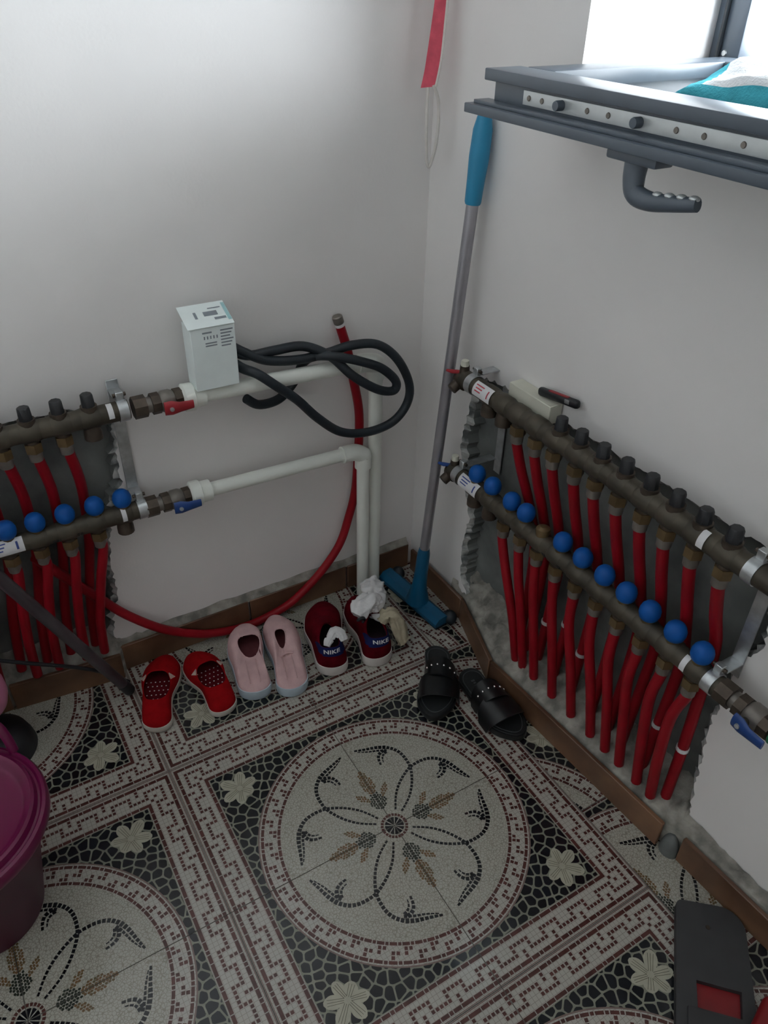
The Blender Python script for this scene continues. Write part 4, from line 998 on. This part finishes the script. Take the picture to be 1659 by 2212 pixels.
MB().tube(cr([(0.085, -0.014, 0.048), (0.088, -0.004, 0.0515), (0.087, 0.008, 0.0505), (0.083, 0.018, 0.047)], 5), [0.001, 0.002, 0.0028, 0.003, 0.0032] + [0.003] * 11, 8).build('collar_fold', 'pinkknit', r_)

def text_mesh(body, size):
    cu = bpy.data.curves.new('lettering', 'FONT'); cu.body = body; cu.size = size; cu.align_x = 'CENTER'; cu.align_y = 'CENTER'; cu.offset = size * 0.03; cu.space_character = 1.08
    ob = bpy.data.objects.new('lettering', cu); COL.objects.link(ob)
    dg = bpy.context.evaluated_depsgraph_get(); dg.update()
    me = bpy.data.meshes.new_from_object(ob.evaluated_get(dg)); bpy.data.objects.remove(ob); bpy.data.curves.remove(cu)
    return me
def sneaker(label, heel, toe, side):
    root, L_ = place('sneaker', label, 'sneaker', heel, toe, 'pair of dark red sneakers')
    out = outline(L_, 0.035, 0.034, 0.045, side); zs = 0.027
    sole(out, zs, root, 'solegw', 1.05)
    rim = rim_loop(0.010, 0.40 * L_, lambda t: lerp(0.026, 0.019, t), 0.083, 0.060, 0.088, pw=0.75)
    def mf(s_, a):
        d = min(a, 1 - a)
        return 1 if (d < 0.20 and s_ > 0.46 + 1.0 * d) else 0
    up, r2 = shoe_upper(root, out, zs, rim, ['redmesh', 'navy'], ns=16, kp=2.3, gp=1.35, matfn=mf)
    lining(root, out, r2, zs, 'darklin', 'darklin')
    # tongue and laces over the instep
    t0 = cr([(0.40 * L_ - 0.012, 0, 0.098), (0.44 * L_ + 0.01, 0, 0.088), (0.60 * L_, 0, 0.074), (0.70 * L_, 0, 0.063)], 4)
    m = MB(); rows = [[(p.x, y * 0.016 * (1 - 0.25 * i / len(t0)), p.z + 0.003 * math.cos(y * PI / 2) ) for y in (-1, -0.5, 0, 0.5, 1)] for i, p in enumerate(t0)]
    m.grid(rows, 0, flip=True).build('tongue', 'redmesh', root)
    for k in range(4):
        x = lerp(0.54, 0.68, k / 3) * L_; z = lerp(0.082, 0.068, k / 3)
        MB().tube(cr([(x - 0.004, -0.022, z - 0.010), (x, -0.010, z), (x, 0.010, z), (x + 0.004, 0.022, z - 0.010)], 4), 0.0024, 8).build('lace', 'redmesh', root)
    # lettering on the heel collar
    me = text_mesh('NIKE', 0.0165)
    def surf(s_, y):
        # heel profile point for row fraction s_, pushed out along -x and following the heel curve
        k = s_ ** 2.3; z = lerp(zs - 0.002, 0.083, 1 - (1 - s_) ** 1.35); x = lerp(0.0, 0.010, k)
        return x + (y * y) / (2 * 0.034), z
    for v in me.vertices:
        ty, tz = v.co.x, v.co.y
        s_ = 0.74 + tz / 0.062; x, z = surf(s_, ty)
        v.co = (x - 0.0016, -ty, z)
    me.materials.clear(); me.materials.append(M['letter'])
    o = link('lettering', me, root)
    return root, L_
nl, LN = sneaker('dark red sneaker with navy heel collar beside the pink shoe', (0.075, 0.396), (0.140, 0.598), 1)
sneaker('dark red sneaker with navy heel collar under the crumpled white sock', (0.188, 0.368), (0.238, 0.572), -1)

# ------------------------------------------------------------------ socks
def blob_tube(name, path, rad, mats, label, seed, flat=0.6, matfn=None, n=20, amp=0.006):
    C = cr(path, 7); k = len(C); m = MB()
    rr = [lerp(*(lambda i0, f: (rad[i0], rad[min(i0 + 1, len(rad) - 1)], f))(int(i / (k - 1) * (len(rad) - 1) - 1e-6), (i / (k - 1) * (len(rad) - 1)) % 1 if i < k - 1 else 1.0)) for i in range(k)]
    base = V(path[0]); base.z = min(p.z for p in C)
    n = 40; m.tube([p - base for p in C], rr, n, 0, flat=flat)
    out = []; k = len(C)
    for q_, v in enumerate(m.v):
        if q_ < k * n:
            i_, th = q_ // n, 2 * PI * (q_ % n) / n; c_ = C[i_] - base; s_ = i_ / (k - 1)
        else:
            i_, th = (0, 2 * PI * ((q_ - k * n) % n) / n) if q_ < (k + 1) * n else (k - 1, 2 * PI * ((q_ - (k + 1) * n) % n) / n); c_ = C[i_] - base; s_ = i_ / (k - 1)
        f_ = 1 + 0.16 * math.sin(3 * th + 4 * s_ + seed) + 0.10 * math.sin(7 * th - 9 * s_ + 2 * seed) + 0.07 * math.sin(5 * th + 17 * s_)
        q = c_ + (V(v) - c_) * f_; d = noise.noise_vector(V((q.x * 45 + seed, q.y * 45, q.z * 45)))
        out.append(tuple(q + d * amp * 0.7))
    m.v = out
    if matfn: m.m = [matfn(m, i) for i in range(len(m.f))]
    o = m.build(name, mats, angle=80); o.location = base
    return tag(o, label, 'sock', 'socks in the sneakers')
def mark(m, i):
    f = m.f[i]; c = sum((V(m.v[j]) for j in f), V()) / len(f); return 0
blob_tube('sock', [(0.228, 0.455, 0.066), (0.224, 0.462, 0.088), (0.222, 0.470, 0.104), (0.212, 0.470, 0.112), (0.192, 0.462, 0.110), (0.172, 0.452, 0.098)], [0.018, 0.024, 0.028, 0.027, 0.025, 0.018], ['sockw'], 'crumpled white sock with black mark spilling out of the sneaker', 1.0, flat=0.75)
o2 = blob_tube('sock', [(0.222, 0.462, 0.098), (0.236, 0.490, 0.108), (0.250, 0.515, 0.106), (0.258, 0.540, 0.094), (0.262, 0.556, 0.088)], [0.018, 0.027, 0.025, 0.018, 0.006], ['sockw'], 'crumpled white sock lying over the toe of the sneaker', 3.0, flat=0.7)
mk = MB().tube(cr([(0.1600, 0.4330, 0.1040), (0.1640, 0.4290, 0.1110), (0.1720, 0.4280, 0.1120), (0.1760, 0.4290, 0.1050), (0.1720, 0.4290, 0.0970)], 5), [0.0016, 0.003, 0.004, 0.0046, 0.0046] + [0.004] * 16, 8).build('printed_mark', 'blackpl')
mk.parent = bpy.data.objects['sock']; mk.location = -bpy.data.objects['sock'].location
blob_tube('sock', [(0.222, 0.428, 0.076), (0.240, 0.428, 0.092), (0.256, 0.420, 0.080), (0.262, 0.408, 0.050), (0.268, 0.398, 0.022), (0.272, 0.392, 0.016)], [0.013, 0.019, 0.021, 0.021, 0.017, 0.010], ['sockb'], 'beige sock hanging from the sneaker down to the tiles', 5.0, flat=0.75, amp=0.004)
blob_tube('sock', [(0.074, 0.420, 0.076), (0.086, 0.430, 0.086), (0.102, 0.436, 0.098), (0.114, 0.426, 0.090), (0.116, 0.416, 0.078)], [0.007, 0.010, 0.012, 0.011, 0.009], ['sockw'], 'folded cream sock edge poking out of the sneaker beside the pink shoe', 7.0, flat=0.6, amp=0.002)

# ------------------------------------------------------------------ black sandals
def sandal(label, heel, toe, side):
    root, L_ = place('sandal', label, 'sandal', heel, toe, 'pair of black sandals')
    out = outline(L_, 0.030, 0.030, 0.044, side, tb=0.70); zs = 0.017
    sole(out, zs, root, 'sandal', 1.0)
    xm = L_ / 2
    def ring(k, z): return [(xm + (x - xm) * (1 + (k - 1) * 0.55), y * k, z) for x, y in out]
    m = MB(); rr = [ring(0.93, zs + 0.0004), ring(0.91, zs + 0.0026), ring(0.86, zs + 0.0022)]; m.grid(rr, 0, wrap=True); m.add(rr[-1], [tuple(range(NL))], 0); m.build('footbed', 'footbed', root, angle=50)
    MB().tube(ring(0.80, zs + 0.0026), 0.0009, 6, closed=True).build('stitching', 'emboss', root)
    m = MB()
    for k in range(7): m.box((0.040 + 0.0075 * k, 0.0, zs + 0.0026), (0.0045, 0.008 - 0.002 * (k % 2), 0.0006), 0)
    m.build('embossing', 'emboss', root)
    # two broad straps crossing the forefoot
    for nm, xa, xb, w, hh in (('front_strap', 0.70, 0.70, 0.034, 0.040), ('instep_strap', 0.47, 0.54, 0.026, 0.050)):
        rows = []
        for i in range(17):
            a = PI * i / 16; y = -math.cos(a); x = lerp(xa, xb, i / 16) * L_
            wy = width_at(x / L_, 0.030, 0.030, 0.044, 0.70) + 0.001
            c = V((x, wy * y + side * 0.003, 0.006 + (hh + zs - 0.006) * math.sin(a) ** 0.6))
            n_ = V((0, y * 0.7, math.sin(a))).normalized() * 0.0016
            ww = w * (0.42 + 0.58 * math.sin(a) ** 0.7)
            rows.append([c - V((ww, 0, 0)) - n_, c + V((ww, 0, -0.003)) - n_, c + V((ww, 0, -0.003)) + n_, c - V((ww, 0, 0)) + n_])
        m = MB(); m.grid(rows, 0, wrap=True); m.add(rows[0], [(0, 1, 2, 3)]); m.add(rows[-1], [(3, 2, 1, 0)])
        s = m.build(nm, 'sandal', root, angle=50)
        if nm == 'instep_strap':
            for i in range(3, 14, 2):
                p = (V(rows[i][3]) + V(rows[i][2])) / 2; MB().ball(p + V((0, 0, 0.0008)), 0.0026, 0, 6).build('rhinestone', 'stone', s)
    return root
sandal('black sandal lying on the medallion tile with its heel toward the squeegee', (0.333, 0.342), (0.208, 0.165), 1)
sandal('black sandal lying along the brown skirting beside the other sandal', (0.338, 0.250), (0.330, 0.034), -1)

# ------------------------------------------------------------------ bin, bowls, tubes at the left edge
bn = thing('plastic_bin', 'magenta plastic bin with rounded lid standing at the left', 'bin', (-0.690, 0.215, 0.0005))
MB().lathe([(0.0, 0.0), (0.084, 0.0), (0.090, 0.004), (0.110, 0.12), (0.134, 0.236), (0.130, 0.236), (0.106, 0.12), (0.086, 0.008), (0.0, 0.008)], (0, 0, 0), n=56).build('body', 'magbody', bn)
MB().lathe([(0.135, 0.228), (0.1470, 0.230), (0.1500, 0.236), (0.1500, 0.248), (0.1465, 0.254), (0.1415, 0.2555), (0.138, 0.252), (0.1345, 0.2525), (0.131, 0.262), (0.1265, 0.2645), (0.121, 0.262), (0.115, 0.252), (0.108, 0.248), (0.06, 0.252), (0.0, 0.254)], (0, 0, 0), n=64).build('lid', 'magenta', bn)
hp = cr([(0.068, 0.118, 0.252), (0.072, 0.124, 0.276), (0.080, 0.126, 0.296), (0.094, 0.122, 0.304), (0.106, 0.112, 0.296), (0.113, 0.100, 0.276), (0.116, 0.090, 0.252)], 6)
MB().tube(hp, 0.0085, 12, flat=0.7).build('lid_handle', 'magenta', bn)
MB().lathe([(0.0, 0.058), (0.03, 0.057), (0.052, 0.050), (0.068, 0.034), (0.075, 0.012), (0.077, 0.0), (0.074, 0.0), (0.071, 0.012), (0.064, 0.032), (0.05, 0.046), (0.0, 0.054)], (0, 0, 0), n=40).build('black_bowl', 'blackpl')
o = bpy.data.objects['black_bowl']; o.location = (-0.622, 0.558, 0.0005); tag(o, 'upturned black plastic bowl on the floor behind the magenta bin', 'bowl')
o = MB().lathe([(0.0, -0.108), (0.018, -0.108), (0.016, -0.09), (0.018, -0.055), (0.040, -0.040), (0.056, -0.020), (0.062, 0.004), (0.060, 0.030), (0.050, 0.052), (0.034, 0.066), (0.030, 0.078), (0.033, 0.082), (0.0, 0.082)], (0, 0, 0), n=36).build('round_jug', 'pinkpl')
o.location = (-0.626, 0.546, 0.1690); tag(o, 'light pink round plastic jug resting on the upturned black bowl', 'jug')
mt = thing('metal_tube', 'dull metal mop tube slanting down to the red shoes', 'tube', (-0.344, 0.574, 0.0))
a, b = V((-0.344, 0.574, 0.016)), V((-0.70, 0.424, 0.957)); ax = (b - a).normalized()
MB().tube([a + ax * 0.0 - mt.location, b - mt.location], 0.0120, 16).build('tube', 'tubedk', mt)
MB().tube([a - ax * 0.004 - mt.location, a + ax * 0.03 - mt.location], 0.0128, 16).build('end_cap', 'blackpl', mt)
rd = thing('thin_rod', 'thin black rod leaning behind the metal tube', 'rod', (-0.305, 0.602, 0.0))
MB().tube(cr([V((-0.336, 0.606, 0.006)) - rd.location, V((-0.41, 0.597, 0.094)) - rd.location, V((-0.559, 0.588, 0.205)) - rd.location, V((-0.80, 0.576, 0.39)) - rd.location], 5), 0.0040, 10).build('rod', 'blackpl', rd)

# ------------------------------------------------------------------ grey panel lying at the lower right
gp_ = thing('dustpan', 'flat grey plastic dustpan with a red rectangular inset lying beside the brown skirting', 'dustpan', (0.350, -0.378, 0.0005), math.radians(-137.9))
# local x runs along the dustpan away from the wall, y across it
def rrect(x0, x1, y0, y1, r, n=6):
    P = []
    for q, (cx_, cy_, a0) in enumerate(((x1 - r[0], y1 - r[0], 0), (x0 + r[1], y1 - r[1], 90), (x0 + r[2], y0 + r[2], 180), (x1 - r[3], y0 + r[3], 270))):
        for k in range(n + 1): a = math.radians(a0 + 90 * k / n); P.append((cx_ + r[q] * math.cos(a), cy_ + r[q] * math.sin(a)))
    return P
pout = [(x + 0.12 * max(0, y) * -1, y * (1 + 0.5 * max(0, x)) ) for x, y in rrect(0.0, 0.30, 0.0, 0.112, (0.006, 0.042, 0.010, 0.006), 8)]
hole = [(0.1305, 0.0315), (0.1725, 0.033), (0.1700, 0.1000), (0.1280, 0.1010)]
m = MB(); T = 0.016
plate(m, pout, [hole], lambda x, y: (x, y, T), 0); plate(m, pout, [], lambda x, y: (x, y, 0.0), 0)
for P in (pout, hole):
    n = len(P); m.add([(x, y, T) for x, y in P] + [(x, y, 0.0) for x, y in P], [(i, (i + 1) % n, n + (i + 1) % n, n + i) for i in range(n)], 0)
m.build('board', 'greypl', gp_, smooth=False)
MB().prism(scaled(hole, 0.985), (0, 0, 0.001), (1, 0, 0), (0, 1, 0), (0, 0, 1), 0.006).build('inset', 'redpl', gp_, smooth=False)
MB().box((0.232, 0.066, T + 0.0025), (0.112, 0.098, 0.005), 0, bev=0.0015).build('raised_step', 'greypl', gp_)
MB().box((0.212, 0.134, T + 0.014), (0.150, 0.076, 0.028), 0, Matrix.Rotation(math.radians(-25), 3, 'Z'), bev=0.011, seg=3).build('red_grip', 'redpl', gp_)
MB().lathe([(0.0, 0.0012), (0.0032, 0.0012), (0.004, 0.0)], (0.036, 0.052, T), n=12).build('rivet', 'bronze', gp_)
